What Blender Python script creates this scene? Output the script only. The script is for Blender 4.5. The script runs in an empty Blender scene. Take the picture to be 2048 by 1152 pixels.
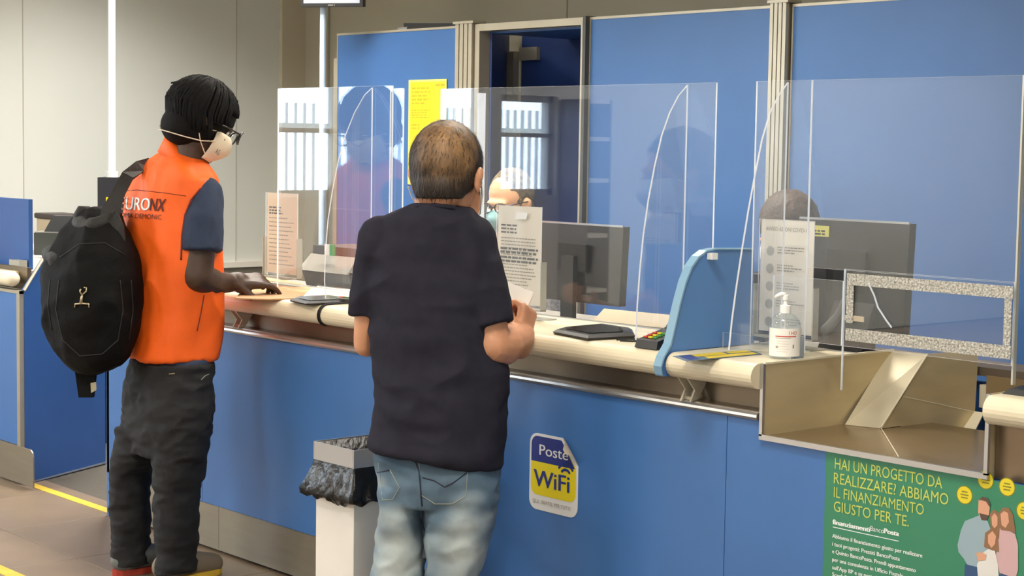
import bpy, bmesh, math, random
import numpy as np
from mathutils import Vector, Matrix, noise
from mathutils.bvhtree import BVHTree

random.seed(7)
SC = bpy.context.scene
COL = SC.collection

# ------------------------------------------------------------------ camera
EYE = Vector((0, 0, 1.55))
FOC = 3513.4
RIGHT = Vector((0.65731116, 0.75345583, 0.01569543))
UP = Vector((-0.07068551, 0.04090402, 0.99665963))
FWD = Vector((-0.75029701, 0.65622494, -0.08014508))
cam_data = bpy.data.cameras.new('camera')
cam = bpy.data.objects.new('camera', cam_data)
COL.objects.link(cam)
m = Matrix((RIGHT, UP, -FWD)).transposed().to_4x4()
m.translation = EYE
cam.matrix_world = m
cam_data.sensor_width = 36.0
cam_data.lens = FOC / 2048 * 36.0
cam_data.clip_end = 200
SC.camera = cam

# ------------------------------------------------------------------ world, lights, exposure
SC.view_settings.view_transform = 'Standard'
SC.view_settings.look = 'None'
SC.view_settings.gamma = 1.0
SC.view_settings.use_curve_mapping = False
SC.view_settings.exposure = 0.0
SC.cycles.use_denoising = True
SC.cycles.max_bounces = 12
SC.cycles.transparent_max_bounces = 24
SC.cycles.sample_clamp_indirect = 6.0
W = bpy.data.worlds.new('daylight')
SC.world = W
W.use_nodes = True
bg = W.node_tree.nodes['Background']
bg.inputs[0].default_value = (0.80, 0.90, 1.0, 1)
bg.inputs[1].default_value = 14.0


def area(name, loc, size, power, color, rot=(0, 0, 0), spread=math.pi, portal=False):
    d = bpy.data.lights.new(name, 'AREA')
    d.shape = 'RECTANGLE'
    d.size, d.size_y = size
    d.energy = power
    d.color = color
    d.spread = spread
    if portal:
        d.cycles.is_portal = True
    o = bpy.data.objects.new(name, d)
    o.location = loc
    o.rotation_euler = rot
    COL.objects.link(o)
    return o


WARM = (1.0, 0.93, 0.82)
NEUT = (1.0, 0.97, 0.93)
LAMPS = [  # x, y, length x, length y, power, colour   (ceiling luminaires)
    (-4.6, 4.40, 1.2, 0.3, 50, WARM), (-6.4, 4.40, 1.2, 0.3, 48, WARM), (-7.9, 4.6, 1.2, 0.3, 64, NEUT),
    (-7.6, 1.6, 0.6, 0.6, 42, NEUT), (-5.0, 0.9, 0.6, 0.6, 42, NEUT),
    (-2.6, 2.3, 0.6, 0.6, 48, WARM), (0.0, 1.6, 0.6, 0.6, 40, NEUT),
    (-4.0, -3.0, 0.6, 0.6, 40, NEUT), (-8.3, -4.8, 1.2, 0.3, 260, NEUT), (-8.5, -2.7, 1.2, 0.3, 190, NEUT),  # far-left lamp boosted and last one added to brighten the wall the screens mirror
]
CEIL = 3.05
for i, (x, y, sx, sy, p, c) in enumerate(LAMPS):
    area('ceiling_lamp_light', (x, y, CEIL - 0.05), (sx * .95, sy * .95), p, c, spread=2.35 if y > 4 else math.pi)
area('window_portal', (-9.42, 0.5, 1.9), (1.5, 2.5), 1, (1, 1, 1), (0, -math.pi / 2, 0), portal=True)
# daylight from the glazed shop front behind the camera
area('shop_front_daylight', (1.2, -3.2, 2.0), (3.0, 2.0), 75, (0.86, 0.93, 1.0), (math.radians(75), 0, math.radians(25)))


# ------------------------------------------------------------------ helpers
def pray(px, py):
    return FWD + RIGHT * ((px - 1024) / FOC) - UP * ((py - 576) / FOC)


def at(px, py, d):
    return EYE + pray(px, py) * d


def onax(px, py, ax, val):
    r = pray(px, py)
    return EYE + r * ((val - EYE[ax]) / r[ax])


def onz(px, py, z): return onax(px, py, 2, z)
def ony(px, py, y): return onax(px, py, 1, y)
def onx(px, py, x): return onax(px, py, 0, x)


def lin(c):
    return tuple(((v / 255) / 12.92 if v / 255 <= 0.04045 else ((v / 255 + 0.055) / 1.055) ** 2.4) for v in c)


MATS = {}


def mat(name, rgb=None, rough=0.5, metal=0.0, spec=0.5, noise_amt=0.0, nscale=20.0, bump=0.0, bscale=80.0,
        rgb2=None, coat=0.0, emis=None, stretch=None, sheen=0.0, detail=4):
    if name in MATS:
        return MATS[name]
    M = bpy.data.materials.new(name)
    M.use_nodes = True
    nt = M.node_tree
    b = nt.nodes['Principled BSDF']
    c = lin(rgb) if rgb else (.5, .5, .5)
    b.inputs['Base Color'].default_value = (*c, 1)
    b.inputs['Roughness'].default_value = rough
    b.inputs['Metallic'].default_value = metal
    b.inputs['Specular IOR Level'].default_value = spec
    b.inputs['Coat Weight'].default_value = coat
    b.inputs['Sheen Weight'].default_value = sheen
    if emis:
        b.inputs['Emission Color'].default_value = (*lin(emis[0]), 1)
        b.inputs['Emission Strength'].default_value = emis[1]
    tc = nt.nodes.new('ShaderNodeTexCoord')
    mp = nt.nodes.new('ShaderNodeMapping')
    nt.links.new(tc.outputs['Object'], mp.inputs[0])
    if stretch:
        mp.inputs['Scale'].default_value = stretch
    if noise_amt > 0 or rgb2:
        n = nt.nodes.new('ShaderNodeTexNoise')
        n.inputs['Scale'].default_value = nscale
        n.inputs['Detail'].default_value = detail
        nt.links.new(mp.outputs[0], n.inputs['Vector'])
        r = nt.nodes.new('ShaderNodeValToRGB')
        r.color_ramp.elements[0].position = 0.35
        r.color_ramp.elements[1].position = 0.65
        if rgb2:
            r.color_ramp.elements[0].color = (*c, 1)
            r.color_ramp.elements[1].color = (*lin(rgb2), 1)
        else:
            r.color_ramp.elements[0].color = (*[v * (1 - noise_amt) for v in c], 1)
            r.color_ramp.elements[1].color = (*[min(1, v * (1 + noise_amt)) for v in c], 1)
        nt.links.new(n.outputs['Fac'], r.inputs[0])
        nt.links.new(r.outputs[0], b.inputs['Base Color'])
    if bump > 0:
        n2 = nt.nodes.new('ShaderNodeTexNoise')
        n2.inputs['Scale'].default_value = bscale
        n2.inputs['Detail'].default_value = 3
        nt.links.new(mp.outputs[0], n2.inputs['Vector'])
        bp = nt.nodes.new('ShaderNodeBump')
        bp.inputs['Strength'].default_value = bump
        bp.inputs['Distance'].default_value = 0.01
        nt.links.new(n2.outputs['Fac'], bp.inputs['Height'])
        nt.links.new(bp.outputs[0], b.inputs['Normal'])
    MATS[name] = M
    return M


def acrylic(name, tint=(0.985, 0.99, 1.0), haze=0.012):
    M = bpy.data.materials.new(name)
    M.use_nodes = True
    nt = M.node_tree
    nt.nodes.remove(nt.nodes['Principled BSDF'])
    out = nt.nodes['Material Output']
    geo = nt.nodes.new('ShaderNodeNewGeometry')
    mr = nt.nodes.new('ShaderNodeMapRange')
    mr.inputs['To Min'].default_value = 1.5
    mr.inputs['To Max'].default_value = 1 / 1.5
    nt.links.new(geo.outputs['Backfacing'], mr.inputs['Value'])
    fr = nt.nodes.new('ShaderNodeFresnel')
    nt.links.new(mr.outputs[0], fr.inputs['IOR'])
    tr = nt.nodes.new('ShaderNodeBsdfTransparent')
    tr.inputs[0].default_value = (*tint, 1)
    gl = nt.nodes.new('ShaderNodeBsdfGlossy')
    gl.inputs['Roughness'].default_value = 0.0
    gl.inputs['Color'].default_value = (0.95, 0.98, 1, 1)
    df = nt.nodes.new('ShaderNodeBsdfDiffuse')
    df.inputs[0].default_value = (0.8, 0.85, 0.9, 1)
    m1 = nt.nodes.new('ShaderNodeMixShader')
    m1.inputs[0].default_value = haze
    nt.links.new(tr.outputs[0], m1.inputs[1])
    nt.links.new(df.outputs[0], m1.inputs[2])
    m2 = nt.nodes.new('ShaderNodeMixShader')
    nt.links.new(fr.outputs[0], m2.inputs[0])
    nt.links.new(m1.outputs[0], m2.inputs[1])
    nt.links.new(gl.outputs[0], m2.inputs[2])
    nt.links.new(m2.outputs[0], out.inputs[0])
    MATS[name] = M
    return M


def tag(o, label=None, cat=None, group=None, kind=None):
    if label: o['label'] = label
    if cat: o['category'] = cat
    if group: o['group'] = group
    if kind: o['kind'] = kind
    return o


def empty(name, loc, label=None, cat=None, group=None):
    o = bpy.data.objects.new(name, None)
    o.empty_display_size = 0.1
    o.location = loc
    COL.objects.link(o)
    return tag(o, label, cat, group)


def wloc(o):
    l = Vector(o.location)
    while o.parent:
        o = o.parent
        l += o.location
    return l


def obj(name, verts, faces, mats, parent=None, smooth=False, fmats=None, origin=None):
    """one mesh object from WORLD coordinates; origin at the bottom centre of its bounds (or the parent's)"""
    vs = [Vector(v) for v in verts]
    if parent is None:
        xs = [v.x for v in vs]; ys = [v.y for v in vs]; zs = [v.z for v in vs]
        org = Vector(((min(xs) + max(xs)) / 2, (min(ys) + max(ys)) / 2, min(zs))) if origin is None else Vector(origin)
    else:
        org = wloc(parent)
    me = bpy.data.meshes.new(name)
    me.from_pydata([tuple(v - org) for v in vs], [], [tuple(f) for f in faces])
    if not isinstance(mats, (list, tuple)):
        mats = [mats]
    for mm in mats:
        me.materials.append(mm)
    if fmats:
        for p, k in zip(me.polygons, fmats):
            p.material_index = k
    bm = bmesh.new(); bm.from_mesh(me)
    bmesh.ops.recalc_face_normals(bm, faces=bm.faces)
    bm.to_mesh(me); bm.free()
    if smooth:
        me.polygons.foreach_set('use_smooth', [True] * len(me.polygons))
    o = bpy.data.objects.new(name, me)
    COL.objects.link(o)
    if parent is None:
        o.location = org
    else:
        o.parent = parent
    return o


class MB:
    """collects simple solids, builds them as one mesh"""
    def __init__(s):
        s.v = []; s.f = []; s.m = []

    def add(s, v, f, k=0):
        b = len(s.v)
        s.v += [Vector(p) for p in v]
        s.f += [tuple(i + b for i in q) for q in f]
        s.m += [k] * len(f)
        return s

    def box(s, x, y, z, k=0, bev=0.0):
        v = [(a, b, c) for a in x for b in y for c in z]
        f = [(0, 1, 3, 2), (4, 6, 7, 5), (0, 4, 5, 1), (2, 3, 7, 6), (0, 2, 6, 4), (1, 5, 7, 3)]
        if bev > 0:
            bm = bmesh.new()
            vv = [bm.verts.new(p) for p in v]
            for q in f: bm.faces.new([vv[i] for i in q])
            bmesh.ops.recalc_face_normals(bm, faces=bm.faces)
            bmesh.ops.bevel(bm, geom=bm.edges[:], offset=bev, segments=2, affect='EDGES', profile=0.5)
            bm.verts.index_update()
            v = [p.co.copy() for p in bm.verts]; f = [[q.index for q in g.verts] for g in bm.faces]
            bm.free()
        return s.add(v, f, k)

    def hexa(s, p8, k=0):
        """p8: bottom 4 then top 4 (same order)"""
        return s.add(p8, [(3, 2, 1, 0), (4, 5, 6, 7), (0, 1, 5, 4), (1, 2, 6, 5), (2, 3, 7, 6), (3, 0, 4, 7)], k)

    def slab(s, quad, thick, k=0):
        """n-gon extruded along its normal (towards the back)"""
        q = [Vector(p) for p in quad]
        n = Vector((0, 0, 0))
        for i in range(len(q)):
            n += (q[i] - q[0]).cross(q[(i + 1) % len(q)] - q[0])
        n = n.normalized() * thick
        N = len(q)
        v = q + [p - n for p in q]
        f = [tuple(range(N)), tuple(range(2 * N - 1, N - 1, -1))] + [(i, i + N, (i + 1) % N + N, (i + 1) % N) for i in range(N)]
        return s.add(v, f, k)

    def tube(s, pts, r, n=10, k=0, caps=True):
        pts = [Vector(p) for p in pts]
        rr = r if isinstance(r, (list, tuple)) else [r] * len(pts)
        rings = []
        ref = None
        for i, p in enumerate(pts):
            t = (pts[min(i + 1, len(pts) - 1)] - pts[max(i - 1, 0)]).normalized()
            if ref is None:
                ref = t.orthogonal().normalized()
            ref = (ref - t * ref.dot(t)).normalized()
            b = t.cross(ref)
            rings.append([p + (ref * math.cos(a) + b * math.sin(a)) * rr[i] for a in [2 * math.pi * j / n for j in range(n)]])
        return s.rings(rings, k, caps)

    def rings(s, rings, k=0, caps=True):
        n = len(rings[0]); v = [p for r in rings for p in r]; f = []
        for i in range(len(rings) - 1):
            for j in range(n):
                f.append((i * n + j, i * n + (j + 1) % n, (i + 1) * n + (j + 1) % n, (i + 1) * n + j))
        if caps:
            f.append(tuple(range(n - 1, -1, -1)))
            f.append(tuple((len(rings) - 1) * n + j for j in range(n)))
        return s.add(v, f, k)

    def lathe(s, c, prof, n=24, k=0, axis=Vector((0, 0, 1))):
        axis = axis.normalized(); a1 = axis.orthogonal().normalized(); a2 = axis.cross(a1)
        c = Vector(c)
        return s.rings([[c + axis * z + (a1 * math.cos(t) + a2 * math.sin(t)) * max(r, 1e-4) for t in [2 * math.pi * j / n for j in range(n)]] for r, z in prof], k)

    def limb(s, pts, radii, n=16, ends=(True, True)):
        """tapered tube with round ends"""
        pts = [Vector(p) for p in pts]
        P = []; R = []
        # smooth subdivision (Catmull-Rom)
        for i in range(len(pts) - 1):
            p0 = pts[max(i - 1, 0)]; p1 = pts[i]; p2 = pts[i + 1]; p3 = pts[min(i + 2, len(pts) - 1)]
            for q in range(6):
                t = q / 6
                P.append(0.5 * ((2 * p1) + (p2 - p0) * t + (2 * p0 - 5 * p1 + 4 * p2 - p3) * t * t + (3 * p1 - p0 - 3 * p2 + p3) * t ** 3))
                R.append(radii[i] * (1 - t) + radii[i + 1] * t)
        P.append(pts[-1]); R.append(radii[-1])
        if ends[0]:
            d = (P[0] - P[1]).normalized(); r = R[0]
            P = [P[0] + d * r * math.sin(a) for a in (1.4, 1.0, .5)] + P
            R = [r * math.cos(a) for a in (1.4, 1.0, .5)] + R
        if ends[1]:
            d = (P[-1] - P[-2]).normalized(); r = R[-1]
            P = P + [P[-1] + d * r * math.sin(a) for a in (.5, 1.0, 1.4)]
            R = R + [r * math.cos(a) for a in (.5, 1.0, 1.4)]
        return s.tube(P, R, n)

    def ell(s, c, rad, rot=None, nu=20, nv=12):
        c = Vector(c); rot = rot or Matrix.Identity(3)
        rings = []
        for i in range(nv + 1):
            a = -math.pi / 2 + math.pi * i / nv
            a = max(-1.55, min(1.55, a))
            rings.append([c + rot @ Vector((rad[0] * math.cos(a) * math.cos(t), rad[1] * math.cos(a) * math.sin(t), rad[2] * math.sin(a)))
                          for t in [2 * math.pi * j / nu for j in range(nu)]])
        return s.rings(rings)

    def build(s, name, mats, parent=None, smooth=False, origin=None):
        return obj(name, s.v, s.f, mats, parent, smooth, s.m, origin)

    def blob(s, name, mats, parent=None, voxel=0.007, smooth=4, disp=None, origin=None, paint=None):
        """voxel-remeshed union of the collected solids"""
        o = s.build('tmp_' + name, mats, None, True)
        md = o.modifiers.new('r', 'REMESH'); md.mode = 'VOXEL'; md.voxel_size = voxel
        if smooth:
            ms = o.modifiers.new('s', 'SMOOTH'); ms.iterations = smooth; ms.factor = 0.6
        dg = bpy.context.evaluated_depsgraph_get(); dg.update()
        me = bpy.data.meshes.new_from_object(o.evaluated_get(dg))
        loc = Vector(o.location)
        n = len(me.vertices)
        co = np.empty(n * 3); me.vertices.foreach_get('co', co); co = co.reshape(-1, 3) + np.array(loc)
        if disp:
            nn = np.empty(n * 3); me.vertex_normals.foreach_get('vector', nn); nn = nn.reshape(-1, 3)
            d = np.array([disp(Vector(p)) for p in co])
            co = co + nn * d[:, None]
        org = wloc(parent) if parent else (Vector(origin) if origin else loc)
        me.vertices.foreach_set('co', (co - np.array(org)).ravel())
        me.materials.clear()
        for mm in (mats if isinstance(mats, (list, tuple)) else [mats]): me.materials.append(mm)
        if paint:
            ca = me.color_attributes.new('tone', 'FLOAT_COLOR', 'POINT')
            arr = np.ones((n, 4))
            for i, p in enumerate(co): arr[i, :3] = paint(p)
            ca.data.foreach_set('color', arr.ravel())
        me.polygons.foreach_set('use_smooth', [True] * len(me.polygons))
        me.update()
        me.name = name
        bpy.data.objects.remove(o)
        o2 = bpy.data.objects.new(name, me)
        COL.objects.link(o2)
        if parent: o2.parent = parent
        else: o2.location = org
        return o2


def box(name, x, y, z, m, parent=None, bev=0.0, **k):
    return MB().box(x, y, z, 0, bev).build(name, m, parent, **k)


def text_geo(body, size=1.0):
    cu = bpy.data.curves.new('t', 'FONT')
    cu.body = body; cu.size = size; cu.extrude = 0.0
    cu.resolution_u = 3
    o = bpy.data.objects.new('t', cu); COL.objects.link(o)
    dg = bpy.context.evaluated_depsgraph_get(); dg.update()
    me = bpy.data.meshes.new_from_object(o.evaluated_get(dg))
    v = [p.co.copy() for p in me.vertices]; f = [tuple(p.vertices) for p in me.polygons]
    bpy.data.objects.remove(o); bpy.data.curves.remove(cu); bpy.data.meshes.remove(me)
    return v, f


def text_into(mb, body, org, right, up, height, width=None, k=0, lift=0.0006, bold=0.0):
    """flat printed lettering: cap height = height, fitted to width"""
    v, f = text_geo(body)
    x0 = min(p.x for p in v); x1 = max(p.x for p in v)
    sy = height / 0.70
    sx = (width / (x1 - x0)) if width else sy
    org = Vector(org); right = Vector(right).normalized(); up = Vector(up).normalized(); nrm = right.cross(up)
    offs = [0.0] if bold == 0 else [-bold, 0.0, bold]
    for i, o in enumerate(offs):
        mb.add([org + right * ((p.x - x0) * sx + o) + up * (p.y * sy) + nrm * (lift + i * .00005) for p in v], f, k)


def word_lines(mb, org, right, up, rows, height, pitch, width, k=0, lift=.0006, seed=1, ragged=.3):
    """rows of small print too blurred to read: short word-shaped marks"""
    rnd = random.Random(seed)
    org = Vector(org); right = Vector(right).normalized(); up = Vector(up).normalized(); nrm = right.cross(up)
    for r in range(rows):
        x = 0; w = width * (1 - ragged * rnd.random())
        while x < w - height:
            l = min(height * rnd.uniform(1.5, 5), w - x)
            p = org + right * x - up * (r * pitch) + nrm * lift
            mb.add([p, p + right * l, p + right * l + up * height, p + up * height], [(0, 1, 2, 3)], k)
            x += l + height * .8


# ------------------------------------------------------------------ materials
blue = mat('blue_laminate', (64, 112, 174), 0.34, noise_amt=.05, nscale=3, bump=.03, bscale=260, spec=.5)
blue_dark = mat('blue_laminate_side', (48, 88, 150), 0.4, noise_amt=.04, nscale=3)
blue_back = mat('blue_partition_laminate', (58, 100, 154), 0.40, noise_amt=.04, nscale=2, bump=.03, bscale=220)
cream = mat('cream_worktop', (226, 214, 184), 0.38, noise_amt=.03, nscale=8)
cream_roll = mat('cream_edge_roll', (232, 222, 194), 0.35)
steel = mat('brushed_steel', (176, 168, 150), 0.34, metal=.9, noise_amt=.05, nscale=6, bump=.04, bscale=300, stretch=(1, 1, 14))
steel_dk = mat('dark_steel_fascia', (120, 108, 92), 0.4, metal=.75, noise_amt=.06, nscale=4)
alu = mat('aluminium_trim', (196, 196, 196), 0.28, metal=.85)
alu_beige = mat('anodised_aluminium', (178, 170, 150), 0.4, metal=.5, noise_amt=.04, nscale=10)
wallm = mat('wall_paint', (214, 215, 206), 0.7, noise_amt=.015, nscale=1.5)
wallb = mat('back_wall_paint', (172, 166, 146), 0.75, noise_amt=.02, nscale=1.5)
ceilm = mat('ceiling_paint', (225, 222, 212), 0.8)
tilem = mat('floor_tile', (132, 113, 92), 0.42, noise_amt=.07, nscale=5, bump=.02, bscale=60)
groutm = mat('grout', (120, 100, 78), 0.8)
matm = mat('dark_floor_covering', (84, 78, 68), 0.8, noise_amt=.08, nscale=40, bump=.1, bscale=200)
plinthm = mat('steel_plinth', (150, 142, 126), 0.42, metal=.6, noise_amt=.05, nscale=4, stretch=(1, 1, 8))
yellow = mat('yellow_tape', (226, 186, 60), 0.5, noise_amt=.08, nscale=15)
white = mat('white_plastic', (235, 235, 232), 0.35)
white_paint = mat('white_enamel', (232, 226, 214), 0.4, noise_amt=.02, nscale=6)
black = mat('black_plastic', (28, 27, 27), 0.4)
blackm = mat('black_matte', (22, 21, 21), 0.75)
greyd = mat('dark_grey_plastic', (70, 70, 66), 0.45)
grey = mat('grey_plastic', (150, 146, 136), 0.5)
beige = mat('beige_plastic', (206, 188, 158), 0.55)
paper = mat('paper', (236, 226, 206), 0.8)
paper_w = mat('white_paper', (244, 240, 232), 0.8)
paper_b = mat('beige_paper', (226, 206, 172), 0.8)
kraft = mat('kraft_envelope', (196, 152, 108), 0.75, noise_amt=.04, nscale=14)
ink = mat('grey_print', (150, 140, 122), 0.8)
inkd = mat('dark_print', (70, 68, 66), 0.8)
ylw = mat('poster_yellow', (236, 218, 30), 0.5)
ylw2 = mat('poster_ochre', (216, 190, 40), 0.5)
ylw3 = mat('poster_border', (214, 210, 110), 0.5)
inky = mat('olive_print', (176, 164, 28), 0.7)
green = mat('poster_green', (52, 130, 96), 0.35)
lime = mat('lime_print', (196, 206, 96), 0.5)
whitep = mat('white_print', (236, 242, 236), 0.5)
navyp = mat('navy_print', (30, 44, 120), 0.4)
wifiy = mat('sticker_yellow', (228, 206, 20), 0.4)
stw = mat('sticker_white', (226, 224, 220), 0.4)
red = mat('red_print', (206, 60, 40), 0.5)
scr = mat('screen_glass', (20, 20, 22), 0.15)
glassm = acrylic('acrylic_sheet', haze=.02)  # pale haze raised to stand in for the weak grey room reflection
glass2 = acrylic('window_glass', (0.97, 0.985, 1.0), 0.0)
def edge_mat(name, c):
    M = bpy.data.materials.new(name); M.use_nodes = True; nt = M.node_tree
    nt.nodes.remove(nt.nodes['Principled BSDF'])
    d = nt.nodes.new('ShaderNodeBsdfDiffuse'); t = nt.nodes.new('ShaderNodeBsdfTranslucent'); mx = nt.nodes.new('ShaderNodeMixShader')
    d.inputs[0].default_value = (*lin(c), 1); t.inputs[0].default_value = (*lin(c), 1); mx.inputs[0].default_value = .6
    nt.links.new(d.outputs[0], mx.inputs[1]); nt.links.new(t.outputs[0], mx.inputs[2]); nt.links.new(mx.outputs[0], nt.nodes['Material Output'].inputs[0])
    MATS[name] = M
    return M
edgem = edge_mat('acrylic_cut_edge', (245, 250, 255))
edged = edge_mat('acrylic_dull_edge', (200, 208, 215))
glitter = mat('mottled_grey_adhesive_tape', (136, 134, 124), 0.45, metal=.1, rgb2=(206, 203, 192), nscale=190, bump=.4, bscale=160, detail=1)
dark_skin = mat('dark_brown_skin', (70, 50, 36), 0.5, noise_amt=.12, nscale=25, bump=.05, bscale=120)
tan_skin = mat('tanned_skin', (206, 148, 112), 0.5, noise_amt=.07, nscale=22, bump=.06, bscale=140)
clerk_skin = mat('light_skin', (226, 170, 128), 0.5, noise_amt=.05, nscale=22)
orange = mat('orange_vest_fabric', (248, 100, 10), 0.62, noise_amt=.06, nscale=7, bump=.08, bscale=60)
navy_sleeve = mat('navy_polo_fabric', (38, 50, 74), 0.85, noise_amt=.1, nscale=30, bump=.1, bscale=300)
tee = mat('navy_tshirt_cotton', (42, 41, 51), 0.95, spec=.15, noise_amt=.08, nscale=24, bump=.12, bscale=420)
blackjean = mat('black_denim', (27, 27, 28), 0.85, noise_amt=.25, nscale=9, bump=.15, bscale=300)
hairblack = mat('black_hair', (17, 16, 15), 0.85, spec=.2)
maskw = mat('white_mask', (226, 208, 182), 0.8, noise_amt=.03, nscale=30)
maskb = mat('light_blue_mask', (150, 196, 196), 0.8, noise_amt=.03, nscale=40)
bagm = mat('black_nylon', (11, 10, 9), 0.8, spec=.2, noise_amt=.3, nscale=5, bump=.25, bscale=45)
bag2 = mat('worn_grey_nylon', (38, 36, 33), 0.7, noise_amt=.3, nscale=12, bump=.3, bscale=60)
brass = mat('antique_metal', (186, 172, 140), 0.35, metal=.8)

# ------------------------------------------------------------------ setting
Yf, Yb = 3.48, 6.5       # counter front line, back wall
XL, XR, YF = -9.5, 2.6, -8.0
fl = MB().box((XL - .2, XR + .2), (YF - .2, Yf + .02), (-.15, -.010), 0).box((XL - .2, XR + .2), (Yf + .02, Yb + .2), (-.15, -.002), 1)
floor = fl.build('floor', [groutm, matm]); tag(floor, kind='structure')
T = 0.6
tile_me = None
n_t = 0
for i in range(18):
    for j in range(14):
        x0 = -9.49 + i * T; y1 = Yf + .17 - 0.0 - j * T
        if x0 > 1.2: continue
        y0 = y1 - T
        if tile_me is None:
            mbt = MB().box((0.002, T - .002), (0.002, T - .002), (-.012, 0), 0, .0015)
            t0 = mbt.build('tile', tilem, floor); t0.data.transform(Matrix.Translation(floor.location)); tile_me = t0.data
            o = t0
        else:
            o = bpy.data.objects.new('tile', tile_me); COL.objects.link(o); o.parent = floor
        if j == 0:   # first row is cut along the counter
            pass
        o.location = Vector((x0, y0 - .03, 0)) - floor.location
        n_t += 1

WZ = CEIL
# left wall with two windows towards the public side
wins = [(-0.72, 1.75, 1.20, 2.62), (-1.40, -0.86, 1.20, 1.92)]
wl = MB()
t = .18
def wseg(y0, y1, z0, z1): wl.box((XL - t, XL), (y0, y1), (z0, z1))
wseg(1.75, Yb + .2, 0, WZ)
wseg(-0.72, 1.75, 0, 1.20); wseg(-0.72, 1.75, 2.62, WZ)
wseg(-0.86, -0.72, 0, WZ)
wseg(-1.40, -.86, 0, 1.20); wseg(-1.40, -.86, 1.92, WZ)
wseg(YF, -1.40, 0, WZ)
tag(wl.build('wall_left', wallm), kind='structure')
tag(box('wall_back', (XL - .2, XR + .2), (Yb, Yb + .2), (0, WZ), wallb), kind='structure')
tag(box('wall_right', (XR, XR + .2), (YF, Yb), (0, WZ), wallm), kind='structure')
tag(box('wall_front', (XL - .2, XR + .2), (YF - .2, YF), (0, WZ), wallm), kind='structure')
tag(box('ceiling', (XL - .2, XR + .2), (YF - .2, Yb + .2), (WZ, WZ + .15), ceilm), kind='structure')
# corner pilaster, wall seams, bumper rail along the left wall
tag(box('trim_1', (XL, XL + .28), (Yb - .02 + .0, Yb), (0, WZ), wallb), kind='structure')
tag(box('trim_2', (XL, XL + .035), (6.30, Yb), (0, WZ), mat('pilaster_paint', (196, 186, 162), .7), bev=.004), kind='structure')
tag(MB().box((XL, XL + .05), (3.5, 6.25), (.765, .800)).box((XL, XL + .02), (3.5, 6.25), (.72, .765), 1).build('trim_3', [white_paint, grey]), kind='structure')
sm = mat('panel_seam', (178, 174, 160), .8)
for i, (y, nm) in enumerate(((4.55, 4), (5.98, 5))):
    tag(box('trim_%d' % nm, (XL, XL + .003), (y, y + .006), (.80, WZ), sm), kind='structure')
tag(box('trim_6', (-7.02, -7.012), (Yb - .003, Yb), (0, WZ), mat('back_seam', (140, 130, 106), .8)), kind='structure')
# windows
framem = mat('window_frame_paint', (214, 218, 220), .4)
for i, (y0, y1, z0, z1) in enumerate(wins):
    w = empty('window_%d' % (i + 1), (XL - .09, (y0 + y1) / 2, z0)); tag(w, kind='structure')
    fr = MB(); a = .045
    fr.box((XL - .12, XL - .05), (y0, y1), (z0, z0 + a)).box((XL - .12, XL - .05), (y0, y1), (z1 - a, z1))
    ys = [y0, y1 - a] + ([y0 + (y1 - y0) * .5] if i == 0 else [])
    for yy in ys: fr.box((XL - .12, XL - .05), (yy, yy + a), (z0, z1))
    fr.box((XL - .12, XL - .05), (y0, y1), (1.62, 1.65))
    fr.build('window_frame', framem, w)
    box('pane', (XL - .088, XL - .082), (y0 + a, y1 - a), (z0 + a, z1 - a), glass2, w)
# outside: pavement, railing, pale building, hedge
tag(box('trim_7', (-26, XL - .2), (-14, 12), (-.2, -.05), mat('outdoor_pavement', (150, 148, 142), .9)), kind='structure')
fence = empty('metal_fence', (-10.9, 0, 0), 'white painted metal railing of upright bars outside the left window', 'fence')
MB().box((-10.92, -10.88), (-3.5, 3.5), (.12, .16)).box((-10.92, -10.88), (-3.5, 3.5), (1.66, 1.70)).build('rail', white, fence)
bar_me = None
for k in range(88):
    y = -3.5 + k * .08
    if bar_me is None:
        o = box('upright_bar', (-10.915, -10.885), (y, y + .014), (0, 1.85), mat('fence_paint', (225, 230, 236), .5), fence); bar_me = o.data
    else:
        o = bpy.data.objects.new('upright_bar', bar_me); COL.objects.link(o); o.parent = fence; o.location = (0, k * .08, 0)
ob_ = MB().box((-18, -17.6), (-9, 9), (-.05, .85)).build('garden_wall', mat('grey_render', (150, 150, 150), .8))
tag(ob_, 'low grey rendered wall across the street, mirrored in the acrylic', 'wall')
# glazed-looking notices wall: bookcase mirrored in the screens
sh = empty('bookcase', (XL + .16, -1.55, 0), 'narrow dark office bookcase with pale shelves against the left wall beyond the window', 'bookcase')
MB().box((XL + .01, XL + .30), (-1.66, -1.64), (0, 1.9)).box((XL + .01, XL + .30), (-1.44, -1.42), (0, 1.9)).box((XL + .005, XL + .02), (-1.64, -1.44), (0, 1.9)).build('carcass', greyd, sh)
for z in (.1, .5, .9, 1.3, 1.6, 1.87): box('shelf', (XL + .02, XL + .30), (-1.64, -1.44), (z, z + .03), white_paint, sh)

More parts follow.
